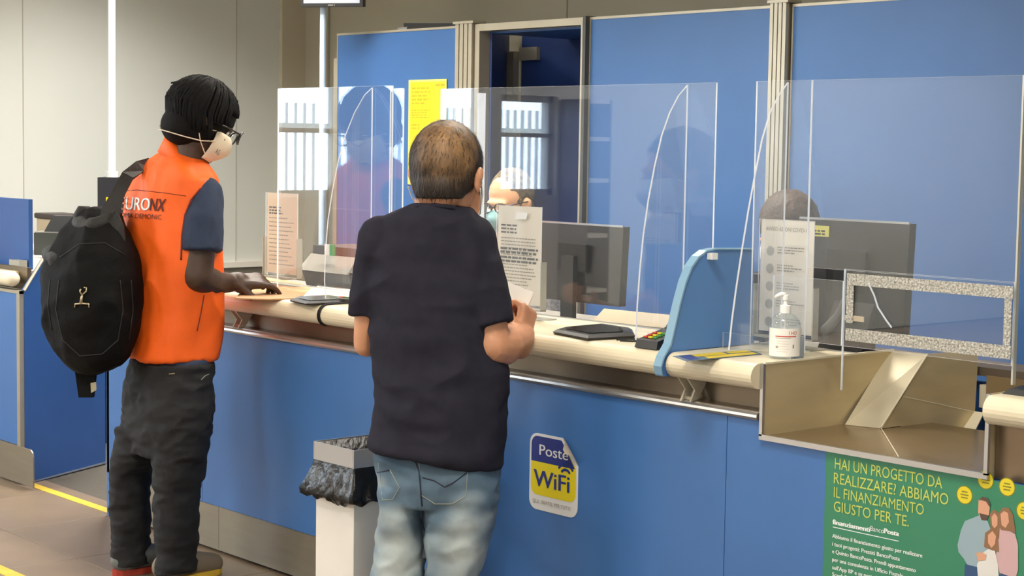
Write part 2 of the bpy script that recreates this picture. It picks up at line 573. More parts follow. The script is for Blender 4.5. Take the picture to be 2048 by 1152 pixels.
# ceiling luminaires
for i, (x, y, sx, sy, p, c) in enumerate(LAMPS):
    place = ('above the clerks\' desks', 'over the staff side, middle', 'over the staff side near the left wall', 'above the left of the public side',
             'in front of the first station', 'in front of the second station', 'above the camera\'s right', 'far behind the camera', 'in the far left corner, boosted to brighten the mirrored wall', 'added beyond the bookcase to brighten the mirrored wall')[i]
    l = empty('ceiling_light', (x, y, CEIL - .05), ('long' if sx > sy else 'square') + ' recessed ceiling light ' + place, 'ceiling light', 'recessed ceiling lights')
    e = .03
    f_ = MB().box((x - sx / 2 - e, x - sx / 2), (y - sy / 2 - e, y + sy / 2 + e), (CEIL - .04, CEIL)).box((x + sx / 2, x + sx / 2 + e), (y - sy / 2 - e, y + sy / 2 + e), (CEIL - .04, CEIL))
    f_.box((x - sx / 2, x + sx / 2), (y - sy / 2 - e, y - sy / 2), (CEIL - .04, CEIL)).box((x - sx / 2, x + sx / 2), (y + sy / 2, y + sy / 2 + e), (CEIL - .04, CEIL))
    f_.build('frame', white, l)
    box('diffuser', (x - sx / 2, x + sx / 2), (y - sy / 2, y + sy / 2), (CEIL - .03, CEIL - .02), mat('lamp_diffuser', (255, 250, 235), .5, emis=((255, 236, 200), 3.0)), l)

# ------------------------------------------------------------------ blue partition behind the clerks (Y = 5.8)
Yp = 5.8; HP = 2.168
def ppanel(x0, x1, label, y=Yp, top=HP):
    e = empty('partition_panel', ((x0 + x1) / 2, y, 0), label, 'panel')
    box('board', (x0 + .008, x1 - .008), (y, y + .035), (0, top - .012), blue_back, e)
    MB().box((x0, x0 + .008), (y - .003, y + .038), (0, top)).box((x1 - .008, x1), (y - .003, y + .038), (0, top)).box((x0 + .008, x1 - .008), (y - .003, y + .038), (top - .012, top)).build('edge_trim', alu_beige, e)
    return e
ppanel(-8.156, -7.075, 'blue partition panel carrying the yellow notice, leftmost of the row')
box('side_strip', (-8.19, -8.156), (Yp + .0, Yp + .05), (0, 2.03), alu_beige, None)
tag(bpy.data.objects['side_strip'], 'narrow beige metal strip down the left edge of the blue partition', 'trim')
ppanel(-6.098, -4.962, 'wide blue partition panel between the doorway and the ribbed post')
ppanel(-4.862, -3.30, 'blue partition panel right of the ribbed post, partly in shade')
ppanel(-3.28, -1.6, 'blue partition panel at the far right behind the tall acrylic screen')
def post(x0, x1, label, top=HP + .01):
    e = empty('aluminium_post', ((x0 + x1) / 2, Yp, 0), label, 'post')
    n = 4; w = (x1 - x0) / n
    b = MB()
    for k in range(n):
        b.box((x0 + w * k + w * .12, x0 + w * (k + 1) - w * .12), (Yp - .035, Yp + .04), (0, top))
    b.build('rib', alu_beige, e)
    box('core', (x0, x1), (Yp - .015, Yp + .045), (0, top - .005), mat('post_groove', (110, 102, 84), .6, metal=.4), e)
    box('cap', (x0 - .01, x1 + .01), (Yp - .04, Yp + .05), (top - .004, top + .008), alu_beige, e)
post(-7.070, -6.930, 'ribbed beige aluminium post left of the dark doorway')
post(-4.960, -4.866, 'ribbed beige aluminium post between the two wide blue panels')
# cables and brackets lying on the partition top
tb = MB(); tb.hexa([(-7.56, 5.81, HP), (-7.02, 5.81, HP), (-7.02, 5.86, HP), (-7.56, 5.86, HP), (-7.56, 5.81, HP + .035), (-7.02, 5.81, HP + .012), (-7.02, 5.86, HP + .012), (-7.56, 5.86, HP + .035)])
tag(tb.build('closing_bracket', blackm), 'black wedge-shaped closer bracket on top of the leftmost blue panel', 'bracket')
tag(box('hinge_plate', (-7.60, -7.52), (5.80, 5.84), (HP, HP + .012), alu), 'small silver hinge plate on the top edge of the leftmost panel', 'plate')
# doorway
d1 = empty('door_1', (-6.52, Yp, 0)); tag(d1, kind='structure')
MB().box((-6.925, -6.89), (Yp - .02, Yp + .05), (0, HP - .0)).box((-6.89, -6.14), (Yp - .02, Yp + .05), (HP - .035, HP)).box((-6.14, -6.118), (Yp - .02, Yp + .05), (0, HP)).build('door_frame', alu_beige, d1)
box('door_stop', (-6.118, -6.098), (Yp - .03, Yp + .05), (0, HP + .005), greyd, d1)
# door leaf open inwards, a dark room behind it
xl_ = ony(1017, 200, 6.42).x; xr_ = ony(1031, 200, 6.36).x
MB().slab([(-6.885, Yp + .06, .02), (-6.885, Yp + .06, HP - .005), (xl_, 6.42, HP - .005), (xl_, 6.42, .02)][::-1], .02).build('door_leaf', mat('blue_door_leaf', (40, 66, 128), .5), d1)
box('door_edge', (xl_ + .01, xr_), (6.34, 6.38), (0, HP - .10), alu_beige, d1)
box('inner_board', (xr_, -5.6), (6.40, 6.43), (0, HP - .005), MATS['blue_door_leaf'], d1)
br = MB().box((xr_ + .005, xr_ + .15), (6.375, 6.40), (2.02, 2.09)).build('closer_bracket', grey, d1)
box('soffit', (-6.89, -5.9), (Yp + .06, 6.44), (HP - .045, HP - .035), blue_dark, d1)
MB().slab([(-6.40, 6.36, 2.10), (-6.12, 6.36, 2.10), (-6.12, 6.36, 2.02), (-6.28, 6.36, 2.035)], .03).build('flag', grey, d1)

# ------------------------------------------------------------------ yellow notice
a0 = -7.49; a1 = -7.168; z1_ = 1.897; z0_ = 1.34
yp = empty('yellow_notice', ((a0 + a1) / 2, Yp, z0_), 'tall yellow printed notice stuck on the leftmost blue panel', 'notice')
rx, uz = (1, 0, 0), (0, 0, 1)
yy = Yp - .004
MB().box((a0, a1), (yy - .002, yy), (z0_, z1_)).build('sheet', ylw3, yp)
pr = MB()
def flat(mb, x0, x1, z0, z1, y, k=0): mb.add([(x0, y, z0), (x1, y, z0), (x1, y, z1), (x0, y, z1)], [(0, 1, 2, 3)], k)
flat(pr, a0 + .016, a1 - .012, z0_ + .07, z1_ - .012, yy - .0025, 1)
flat(pr, a0 + .016, a0 + .215, z1_ - .29, z1_ - .018, yy - .0030, 0)
word_lines(pr, (a0 + .03, yy - .0030, z1_ - .05), rx, uz, 5, .010, .020, .16, 2, seed=3)
word_lines(pr, (a0 + .03, yy - .0030, z1_ - .165), rx, uz, 4, .007, .013, .17, 2, seed=4)
word_lines(pr, (a0 + .03, yy - .0030, z1_ - .245), rx, uz, 2, .011, .018, .07, 2, seed=5, ragged=0)
word_lines(pr, (a1 - .09, yy - .0030, z1_ - .035), rx, uz, 1, .009, .018, .075, 2, seed=5, ragged=0)
word_lines(pr, (a0 + .03, yy - .0030, z0_ + .03), rx, uz, 2, .009, .018, .09, 2, seed=6)
pr.build('print', [ylw, ylw2, inky], yp)

# ------------------------------------------------------------------ TV on a pole
tv = empty('monitor_stand', at(645, 560, 9.6) - Vector((0, 0, 0)), 'slim white pole carrying a ceiling-height monitor at the left end of the partition', 'monitor stand')
P0 = at(645, 200, 9.6)
tv.location = (P0.x, P0.y, 0)
MB().tube([(P0.x, P0.y, .0), (P0.x, P0.y, WZ)], .017, 12).build('pole', mat('bluish_white_pole', (206, 224, 240), .3), tv)
MB().lathe((P0.x, P0.y, 0), [(.14, 0), (.14, .01), (.03, .02)], 20).build('foot', white, tv)
c_ = at(666, 12, 9.5)
sc_r = Vector((.80, .60, 0)).normalized(); nrm_ = Vector((.60, -.80, 0)).normalized()
def obox(mb, c, r, u, n, hw, hh, hd, k=0):
    c, r, u, n = Vector(c), Vector(r), Vector(u), Vector(n)
    return mb.hexa([c - r * hw - u * hh + n * hd, c + r * hw - u * hh + n * hd, c + r * hw - u * hh - n * hd, c - r * hw - u * hh - n * hd,
                    c - r * hw + u * hh + n * hd, c + r * hw + u * hh + n * hd, c + r * hw + u * hh - n * hd, c - r * hw + u * hh - n * hd], k)
cc = Vector((c_.x, c_.y, c_.z + .125))
sc_r = Vector((RIGHT.x, RIGHT.y, 0)).normalized() * .97 - Vector((FWD.x, FWD.y, 0)).normalized() * .25; sc_r.normalize()
nrm_ = sc_r.cross(Vector((0, 0, 1)))
obox(MB(), cc, sc_r, (0, 0, 1), nrm_, .178, .13, .022).build('monitor_casing', black, tv)
obox(MB(), cc + nrm_ * .023, sc_r, (0, 0, 1), nrm_, .160, .112, .002).build('display', mat('lit_display', (180, 184, 196), .3, emis=((170, 176, 190), .5)), tv)
lg = MB(); word_lines(lg, cc + nrm_ * .0235 - sc_r * .02 - Vector((0, 0, .125)), sc_r, uz, 1, .006, .01, .04, 0, seed=2, ragged=0)
lg.build('maker_mark', grey, tv)

# ------------------------------------------------------------------ totem with pole
TP = at(215, 355, 8.9)
tt = empty('queue_totem', (TP.x, TP.y, 0), 'black ticket totem with a yellow flash and a white post, behind the man in orange', 'totem')
hr = Vector((RIGHT.x, RIGHT.y, 0)).normalized(); hf = Vector((FWD.x, FWD.y, 0)).normalized()
zt = TP.z
TPc = Vector((TP.x, TP.y, zt / 2)) + hr * .035 + hf * .10
obox(MB(), TPc, hr, uz, -hf, .088, zt / 2, .09).build('cabinet', mat('totem_black', (34, 33, 38), .45), tt)
fy = TPc - hf * .0925
MB().add([fy + hr * (-.045) + Vector((0, 0, zt / 2 - .10)), fy + hr * (-.010) + Vector((0, 0, zt / 2 - .10)), fy + hr * (-.036) + Vector((0, 0, zt / 2 - .22)), fy + hr * (-.045) + Vector((0, 0, zt / 2 - .22))], [(0, 3, 2, 1)]).build('yellow_flash', ylw, tt)
pc = Vector((TP.x, TP.y, 0)) + hf * .10
MB().tube([pc + Vector((0, 0, zt)), pc + Vector((0, 0, WZ))], .0185, 14).build('post', mat('white_post', (250, 252, 255), .25), tt)
MB().tube([pc + Vector((0, 0, zt)), pc + Vector((0, 0, zt + .03))], .03, 14).build('collar', white, tt)

# ------------------------------------------------------------------ main counter
ct = empty('service_counter', (-4.2, Yf + .2, 0), 'long blue service counter with steel plinth and dark recessed band, run of stations', 'counter')
xs_ = [-6.51, -5.757, -4.43, -3.101, -1.3]
for i in range(4):
    if i < 3:
        box('front_panel', (xs_[i] + .0012, xs_[i + 1] - .0012), (Yf, Yf + .02), (.18, .848), blue, ct, bev=.0008)
    else:
        MB().slab([(xs_[i] + .0012, Yf, .18), (xs_[i + 1], Yf, .18), (xs_[i + 1], Yf, .798), (-2.985, Yf, .798), (-2.985, Yf, .848), (xs_[i] + .0012, Yf, .848)], .02).build('front_panel', blue, ct)
ps = [-6.51, -5.645, -4.43, -3.101, -1.3]
for i in range(4):
    box('plinth_plate', (ps[i] + .001, ps[i + 1] - .001), (Yf + .004, Yf + .02), (.012, .178), plinthm, ct)
box('plinth_gap', (-6.5, -1.3), (Yf + .03, Yf + .05), (0, .02), blackm, ct)
MB().tube([(-6.51, Yf - .002, .858), (-2.99, Yf - .002, .858)], .011, 10).box((-6.51, -2.99), (Yf - .002, Yf + .03), (.848, .869)).build('rail', alu, ct)
box('fascia_band', (-6.505, -2.985), (Yf + .05, Yf + .07), (.868, .945), steel_dk, ct)
box('shelf_ledge', (-6.505, -2.985), (Yf + .0, Yf + .052), (.868, .872), steel_dk, ct)
box('end_panel', (-6.51, -6.49), (Yf, 4.35), (0, .93), blue, ct)
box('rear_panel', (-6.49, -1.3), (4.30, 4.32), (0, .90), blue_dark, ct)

def worktop(x0, x1, label, yb=3.85):
    e = empty('worktop', ((x0 + x1) / 2, 3.6, .93), label, 'worktop')
    # profile: flat top running into a rounded nose
    pr_ = [(yb, 1.0), (yb, .965), (3.52, .965), (3.50, .938)]
    cx, cz, r = 3.466, .966, .034
    for k in range(13):
        a = math.radians(-75 - k * (195 / 12))
        pr_.append((cx + r * math.cos(a) * 1.0, cz + r * math.sin(a)))
    pr_.append((3.53, 1.0))
    b = MB(); n = len(pr_)
    b.rings([[(x, p[0], p[1]) for p in pr_] for x in (x0, x0 + .003, x1 - .003, x1)])
    b.build('slab', cream, e, smooth=False)
    box('rear_edge', (x0, x1), (yb, yb + .012), (.955, 1.003), alu, e)
    return e
worktop(-6.51, -3.318, 'long cream worktop with rounded nose, running past both customers')
worktop(-3.286, -2.982, 'short cream worktop section under the sanitiser bottle')
worktop(-2.285, -1.3, 'cream worktop section right of the steel cash tray')
# staff desk behind
sd = empty('staff_desk', (-3.9, 4.1, 0), 'grey staff desk surface running behind the worktop', 'desk')
box('desk_top', (-6.45, -3.40), (3.865, 4.36), (.925, .950), grey, sd)
box('desk_top', (-3.38, -1.3), (4.25, 4.40), (.925, .950), mat('brown_desk', (96, 84, 70), .5), sd)
box('desk_top', (-3.38, -2.99), (3.865, 4.25), (.925, .950), MATS['brown_desk'], sd)

# blue divider with curved top
prof = [(1319, 752), (1316, 735), (1322, 715), (1336, 690), (1344, 655), (1354, 610), (1366, 565), (1378, 535), (1392, 515), (1408, 503), (1425, 499), (1502, 499), (1502, 693), (1440, 698)]
P3 = [onx(x, y, -3.302) for x, y in prof]
P3 = [Vector((-3.302, p.y, p.z)) for p in P3]
P3[-2].z = 1.001; P3[-1] = Vector((-3.302, 3.52, 1.001)); P3.append(Vector((-3.302, 3.50, .93)))
dv = empty('privacy_divider', (-3.302, 3.6, .93), 'blue privacy divider with curved top between the two stations', 'divider')
MB().slab(P3, .0001).build('tmpd', blue, dv)
bpy.data.objects.remove(bpy.data.objects['tmpd'])
b = MB(); N = len(P3)
b.rings([[Vector((x, p.y, p.z)) for p in P3] for x in (-3.314, -3.292)])
b.build('board', mat('divider_blue', (84, 130, 190), .35), dv)
et = MB()
out = P3[:12]
et.rings([[Vector((-3.316, p.y, p.z)), Vector((-3.288, p.y, p.z)), Vector((-3.288, p.y - .004, p.z + .004)), Vector((-3.316, p.y - .004, p.z + .004))] for p in out])
et.build('edge_band', mat('light_blue_edge', (130, 170, 196), .35), dv)
cl = onx(1418, 512, -3.29)
tag(box('screen_clip', (-3.29, -3.27), (cl.y - .008, cl.y + .014), (cl.z - .009, cl.z + .009), white), 'small white clip on the upper edge of the blue divider', 'clip')

# brackets under the worktop nose
def hookb(px, label):
    p = ony(px, 770, 3.50)
    e = empty('bag_hook', (p.x, 3.47, .86), label, 'hook')
    x = p.x
    for dx in (0, .035):
        MB().slab([(x + dx, 3.455, .937), (x + dx, 3.53, .937), (x + dx, 3.53, .915), (x + dx + .0, 3.50, .875), (x + dx, 3.47, .868), (x + dx, 3.487, .90)], .006).build('blade', mat('clear_hook_plastic', (190, 180, 158), .25), e)
    box('cross_bar', (x, x + .035), (3.485, 3.495), (.872, .880), MATS['clear_hook_plastic'], e)
hookb(478, 'clear bag hook under the worktop beside the man in orange')
hookb(1375, 'clear bag hook under the worktop below the blue divider')
# black cable loop over the nose
def arc_cable(px):
    x = onz(px, 612, 1.0).x
    pts = [(x, 3.60, 1.004), (x, 3.53, 1.004)]
    for k in range(9):
        a = math.radians(95 + k * 20)
        pts.append((x, 3.466 + .037 * math.cos(a), .966 + .037 * math.sin(a)))
    return pts
cb = empty('cable', (-4.95, 3.5, .93), 'thin black cable looped twice over the worktop nose below the card pad', 'cable')
for px in (618, 629):
    MB().tube(arc_cable(px), .0028, 8).build('loop', blackm, cb)

# ------------------------------------------------------------------ acrylic screens
def pane(mb, x0, x1, y, z0, z1, th=.006):
    """glass faces index 0, cut edges index 1"""
    v = [(x0, y, z0), (x1, y, z0), (x1, y, z1), (x0, y, z1), (x0, y + th, z0), (x1, y + th, z0), (x1, y + th, z1), (x0, y + th, z1)]
    mb.add(v, [(0, 1, 2, 3), (7, 6, 5, 4)], 0)
    mb.add(v, [(0, 4, 5, 1), (1, 5, 6, 2), (2, 6, 7, 3), (3, 7, 4, 0)], 1)
def fin(mb, x, y, curve, th=.006):
    """side wing in the plane X = x: curve is the list of (y, z) of its outer edge, ending on the pane"""
    v = [(x, a, b) for a, b in curve]; w = [(x + th, a, b) for a, b in curve]; n = len(curve)
    mb.add(v + w, [tuple(range(n)), tuple(range(2 * n - 1, n - 1, -1))], 0)
    mb.add(v + w, [(i, i + n, (i + 1) % n + n, (i + 1) % n) for i in range(n)], 1)
Yg = 3.66
def curve_from(pts, x):
    r = []
    for a, b in pts:
        p = onx(a, b, x); r.append((min(p.y, Yg - .001), p.z))
    return r
def screen(x0, x1, fx, z1, cpts, label, z0=1.012):
    e = empty('acrylic_screen', ((x0 + x1) / 2, Yg, 1.0), label, 'screen')
    b = MB(); pane(b, x0, x1, Yg, z0, z1); b.build('front_pane', [glassm, edgem], e)
    if fx is not None:
        cv = curve_from(cpts, fx)
        cv = [(Yg - .001, z1 - .005)] + cv + [(Yg - .001, z0)]
        b = MB(); fin(b, fx, Yg, cv); b.build('side_wing', [glassm, edgem], e)
    return e
gx = lambda px: ony(px, 300, Yg).x
s1 = screen(gx(555), gx(783), gx(743), 1.752, [(728, 190), (708, 225), (690, 270), (676, 320), (664, 380), (655, 440), (650, 500), (648, 560), (650, 597)], 'acrylic screen before the leftmost station, mirroring the man in orange')
b = MB(); pane(b, gx(770) + .02, gx(803), Yg + .004, 1.012, 1.742); b.build('rear_strip', [glassm, edgem], s1)
s2 = screen(gx(880), gx(1429), gx(1371), 1.737, [(1355, 192), (1338, 225), (1322, 270), (1308, 330), (1295, 400), (1285, 470), (1278, 540), (1273, 610), (1270, 680)], 'large acrylic screen with curved wing in front of the clerk in glasses')
b = MB(); pane(b, gx(968), gx(968) + .005, Yg - .03, 1.012, 1.72, .03); b.build('joint_strip', [glassm, edgem], s2)
s3 = screen(gx(1509), gx(1619), gx(1571), 1.738, [(1556, 190), (1538, 225), (1522, 280), (1508, 350), (1495, 420), (1482, 500), (1470, 580), (1462, 640), (1456, 700)], 'narrow acrylic screen with curved wing above the sanitiser bottle')
s4 = empty('acrylic_screen', (-2.7, Yg, 1.0), 'broad acrylic screen with taped cut-out behind the steel cash tray', 'screen')
TL, TR, TZ0, TZ1 = gx(1702), gx(2044), 1.078, 1.243
b = MB()
pane(b, gx(1620), gx(2042), Yg, TZ1, 1.738); b.build('upper_pane', [glassm, edgem], s4)
b = MB(); pane(b, TL, TR, Yg - .012, 1.046, TZ1 + .004); pane(b, -3.10, TL - .004, Yg - .012, 1.046, 1.215); b.build('lower_pane', [glassm, edgem], s4)
b = MB(); b.box((TL - .001, TL + .0012), (Yg - .012, Yg - .006), (.93, TZ1)); b.build('edge_line', edgem, s4)
box('corner_post', (gx(2042), gx(2042) + .005), (Yg - .005, Yg + .008), (1.0, 1.738), mat('acrylic_post', (190, 190, 180), .3, spec=.7), s4)
yt = Yg - .0135
for nm, x0, x1, z0, z1 in (('top', TL + .012, TR, TZ1 - .036, TZ1 - .006), ('bottom', TL + .012, TR, TZ0 - .016, TZ0 + .016), ('left', TL + .012, TL + .034, TZ0 + .03, TZ1 - .037), ('right', TR - .022, TR - .002, TZ0 + .017, TZ1 - .037)):
    box('tape_strip', (x0, x1), (yt - .002, yt), (z0, z1), glitter, s4)
w_ = [ony(1737, 567, yt - .003), ony(1748, 590, yt - .003), ony(1756, 615, yt - .003), ony(1772, 640, yt - .003), ony(1783, 655, yt - .003)]
MB().tube(w_, .0022, 6).build('loose_film', edgem, s4)
# low acrylic guard on the short worktop
lg_ = empty('low_acrylic_guard', (-3.1, 3.66, 1.0), 'low clear acrylic guard standing behind the sanitiser bottle', 'screen')
b = MB(); pane(b, -3.27, -2.99, 3.64, 1.003, 1.045, .005); b.box((-2.99, -2.984), (3.60, 3.645), (.999, 1.06), 1)
b.build('guard_sheet', [glassm, edged], lg_)

# ------------------------------------------------------------------ steel cash tray
tx0, tx1, tyf, tyb, tz0, tz1 = -2.972, -2.298, 3.473, 4.02, .811, 1.0
tr = empty('cash_tray', ((tx0 + tx1) / 2, 3.7, tz0), 'stainless steel pass-through cash tray projecting between the worktops', 'tray')
sm_ = .004
steel_t = mat('tray_steel', (214, 196, 154), .36, metal=.35, noise_amt=.05, nscale=4, stretch=(1, 1, 6))
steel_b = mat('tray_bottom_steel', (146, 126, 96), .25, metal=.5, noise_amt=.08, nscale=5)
box('side_wall', (tx0 - sm_, tx0), (tyf, tyb), (tz0, tz1), steel_t, tr)
box('side_wall', (tx1, tx1 + sm_), (tyf, 3.86), (tz0 - .01, tz1), steel_t, tr)
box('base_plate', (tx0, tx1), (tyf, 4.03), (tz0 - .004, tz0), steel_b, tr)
MB().box((tx0 - .008, tx1 + .008), (tyf - .006, tyf + .003), (tz0 - .010, tz0 + .004)).box((tx0 - .008, tx0 + .002), (tyf - .006, tyf + .003), (tz0, tz1)).box((tx1 - .002, tx1 + .008), (tyf - .006, tyf + .003), (tz0, tz1)).build('front_lip', alu, tr)
MB().box((tx0 - .004, tx0 + .003), (tyf, tyb), (tz1 - .002, tz1 + .003)).build('top_lip', cream_roll, tr)
z0t = tz0 + .001
A = onz(1690, 849, z0t); B = onz(1762, 857, z0t); Cc = onz(1780, 700, tz1); D = onz(1855, 708, tz1)
A.x = max(A.x, tx0 + .001)
MB().slab([A, B, D, Cc], .003).build('sloping_chute', mat('tray_chute', (214, 204, 176), .34, metal=.3), tr)
E1 = onz(1957, 699, tz1)
E2 = ony(1951, 822, E1.y); E2 = Vector((E1.x, E1.y, E2.z))
G1 = onz(1926, 862, z0t); G2 = onz(1892, 868, z0t); G3 = onz(1800, 853, z0t)
npl = (E1 - D).cross(B - D).normalized()
def onpl(px, py):
    r = pray(px, py); return EYE + r * (npl.dot(D - EYE) / npl.dot(r))
E2 = onpl(1950, 824); K1 = onpl(1806, 793)
MB().slab([D, K1, E2, E1], .003).build('inner_wall', steel_t, tr)
MB().slab([K1, B, onpl(1800, 852), onpl(1892, 866), onpl(1924, 860), E2], .003).build('inner_wall_foot', steel_t, tr)
MB().tube([K1, E2], .0012, 6).build('fold_line', cream_roll, tr)
G1 = onpl(1925, 861)
H1 = onz(1968, 697, tz1)
MB().tube([B + Vector((0, 0, .002)), D], .0025, 6).build('chute_edge', cream_roll, tr)
MB().slab([D, E1, H1 + Vector((.01, .03, 0)), D + Vector((.0, .02, 0))], .003).build('inner_flange', cream_roll, tr)
q1, q2 = onz(1965, 812, tz0 + .07), onz(1938, 868, z0t)
MB().slab([E2, E2 + Vector((.03, 0, 0)), G1 + Vector((.04, 0, .0)), G1], .003).build('corner_fold', cream_roll, tr)
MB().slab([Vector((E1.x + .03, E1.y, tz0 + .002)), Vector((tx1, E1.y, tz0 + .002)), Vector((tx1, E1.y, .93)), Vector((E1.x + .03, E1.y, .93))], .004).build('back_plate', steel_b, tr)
F1 = onz(1797, 914, z0t)
MB().tube([B + Vector((0, 0, .001)), F1 + Vector((0, 0, .001))], .0015, 6).build('weld_seam', cream_roll, tr)
cbx = ony(1957, 800, E1.y + .01)
box('coin_box', (E1.x + .004, tx1 - .004), (E1.y + .006, E1.y + .05), (cbx.z - .02, cbx.z + .045), cream, tr)
# steel case below the right worktop
rc = box('steel_fascia', (-2.290, -1.3), (3.50, 3.54), (.80, .94), mat('warm_steel', (134, 116, 94), .32, metal=.75, noise_amt=.1, nscale=5))
tag(rc, 'warm-toned steel fascia under the right-hand worktop, beside the cash tray', 'fascia')
# terminal on the right worktop
tm = empty('card_terminal', (-2.22, 3.56, 1.0), 'black flat terminal at the right edge on the worktop beside the cash tray', 'terminal')
MB().hexa([(-2.28, 3.50, 1.0), (-1.9, 3.50, 1.0), (-1.9, 3.80, 1.0), (-2.28, 3.80, 1.0), (-2.27, 3.515, 1.012), (-1.9, 3.515, 1.012), (-1.9, 3.78, 1.03), (-2.27, 3.78, 1.03)]).build('casing', black, tm)
MB().slab([(-2.25, 3.54, 1.0155), (-1.95, 3.54, 1.0155), (-1.95, 3.74, 1.0285), (-2.25, 3.74, 1.0285)], .001).build('glass_plate', scr, tm)

# ------------------------------------------------------------------ sanitiser bottle
sb = onz(1568, 716, 1.0)
sb = Vector((sb.x, sb.y, 1.0005))
sn = empty('sanitiser_bottle', sb, 'clear pump bottle of hand sanitiser with red lettering on white label', 'bottle')
K = .95
liquid = acrylic('clear_bottle_plastic', (.93, .95, .95), .10)
prof_b = [(.001, 0), (.034, 0), (.0375, .006), (.038, .02), (.038, .088), (.037, .098), (.033, .112), (.026, .123), (.016, .131), (.012, .134), (.012, .140)]
MB().lathe(sb, [(r * K * 1.18, z * K * .96) for r, z in prof_b], 32).build('bottle_body', liquid, sn, smooth=True)
lb = MB(); nseg = 24; R_ = .038 * K * 1.18 + .0006
ang0 = math.atan2(-FWD.y, -FWD.x)
vs = []
for k in range(nseg + 1):
    a = ang0 - 1.35 + 2.7 * k / nseg
    vs.append((sb + Vector((R_ * math.cos(a), R_ * math.sin(a), .008)), sb + Vector((R_ * math.cos(a), R_ * math.sin(a), .082))))
for k in range(nseg): lb.add([vs[k][0], vs[k + 1][0], vs[k + 1][1], vs[k][1]], [(0, 1, 2, 3)])
lb.build('label', mat('label_white', (250, 246, 238), .5), sn, smooth=True)
def wrap_label(mb, x0, z0, x1, z1, k):
    n = max(1, int(abs(x1 - x0) / .004))
    for q in range(n):
        xa = x0 + (x1 - x0) * q / n; xb = x0 + (x1 - x0) * (q + 1) / n
        f_ = lambda x, z: sb + Vector(((R_ + .0004) * math.cos(ang0 + x / R_), (R_ + .0004) * math.sin(ang0 + x / R_), z))
        mb.add([f_(xa, z0), f_(xb, z0), f_(xb, z1), f_(xa, z1)], [(0, 1, 2, 3)], k)
lp = MB()
v, f = text_geo('I HO'); mx = max(p.x for p in v)
Rr = R_ + .0006
lp.add([sb + Vector((Rr * math.cos(ang0 + (p.x / mx * .024 + .004) / Rr), Rr * math.sin(ang0 + (p.x / mx * .024 + .004) / Rr), .066 + p.y * .014)) for p in v], f, 0)
wrap_label(lp, -.032, .060, .026, .0625, 0); wrap_label(lp, -.032, .056, .010, .0572, 1)
for q in range(5): wrap_label(lp, -.028, .048 - q * .007, .002 + .004 * (q % 2), .0492 - q * .007, 2)
wrap_label(lp, -.030, .030, -.024, .036, 1); wrap_label(lp, .016, .030, .020, .040, 1)
lp.build('label_print', [red, ink, mat('pale_print', (226, 214, 200), .7)], sn)
zc = sb.z + .134 * K * .96
MB().lathe((sb.x, sb.y, zc - .002), [(.0145, 0), (.0145, .020), (.006, .022), (.006, .034), (.0085, .035), (.0085, .048), (.004, .050)], 20).build('pump_collar', mat('pump_white', (252, 250, 246), .3), sn, smooth=False)
nz = Vector((0, 0, zc + .046)) + Vector((sb.x, sb.y, 0))
MB().tube([nz, nz - hr * .012 + Vector((0, 0, .002)), nz - hr * .024 + Vector((0, 0, -.003)), nz - hr * .028 + Vector((0, 0, -.009))], [.007, .006, .0045, .0035], 12).build('pump_spout', MATS['pump_white'], sn, smooth=True)
MB().tube([sb + Vector((.003, 0, .01)), sb + Vector((0, 0, .128))], .0018, 6).build('dip_tube', white, sn)

# ------------------------------------------------------------------ leaflets, notices
def holder(c, w, h, label, paperm, title=None, rows=14, icons=0, blank_top=.0, seed=1, pocket=.45, darkband=None):
    """acrylic stand with a printed A4 sheet; c = bottom centre of the sheet"""
    cx, cy, cz = c
    e = empty('notice_holder', (cx, cy, 1.0), label, 'notice holder')
    x0, x1 = cx - w / 2, cx + w / 2
    s_ = box('sheet', (x0, x1), (cy, cy + .0012), (cz, cz + h), paperm, e)
    b = MB(); pane(b, x0 - .004, x1 + .004, cy - .004, cz - .006, cz + h * 1.005, .002); b.build('cover', [glassm, edgem], e)
    b = MB(); m_ = .014
    b.box((x0 - m_, x0 - m_ + .003), (cy - .012, cy + .012), (cz - .014, cz + h * pocket)).box((x1 + m_ - .003, x1 + m_), (cy - .012, cy + .012), (cz - .014, cz + h * pocket)).box((x0 - m_, x1 + m_), (cy - .012, cy + .012), (cz - .016, cz - .012))
    b.box((x0 - m_, x1 + m_), (cy - .02, cy + .06), (1.0, 1.004))
    b.build('pocket', mat('acrylic_pocket', (170, 168, 156), .25, spec=.8), e)
    p = MB(); y = cy - .0006
    word_h = .004
    top = cz + h * (.95 - blank_top)
    if title:
        text_into(p, title, (x0 + .018, y, top - .016), rx, uz, .0115, w - .036, 0); top -= .05
    if icons:
        st = (top - cz) / icons
        for k in range(icons):
            zc_ = top - st * (k + .45)
            c0 = Vector((x0 + .036, y - .0004, zc_))
            p.add([c0 + Vector((.014 * math.cos(t), 0, .014 * math.sin(t))) for t in [2 * math.pi * q / 16 for q in range(16)]], [tuple(range(16))], 2)
            word_lines(p, (x0 + .062, y, zc_ + .010), rx, uz, 3, .0028, .0075, w - .085, 0, seed=seed + k, ragged=.45)
    else:
        word_lines(p, (x0 + .016, y, top - .012), rx, uz, 3, .0055, .0115, w * .45, 1, seed=seed)
        word_lines(p, (x0 + .016, y, top - .052), rx, uz, rows, .0034, (top - cz - .07) / rows, w - .032, 0, seed=seed + 9)
        if darkband:
            for z in darkband: word_lines(p, (x0 + .014, y - .0003, cz + h * z), rx, uz, 2, .007, .012, w - .028, 1, seed=seed + 3, ragged=0)
    p.build('print', [ink, inkd, mat('grey_icon', (170, 164, 150), .8)], e)
    return e
holder((-5.70, 3.80, 1.045), .212, .312, 'clear holder with beige printed sheet on the far left worktop', paper_b, rows=12, seed=11, blank_top=.1)
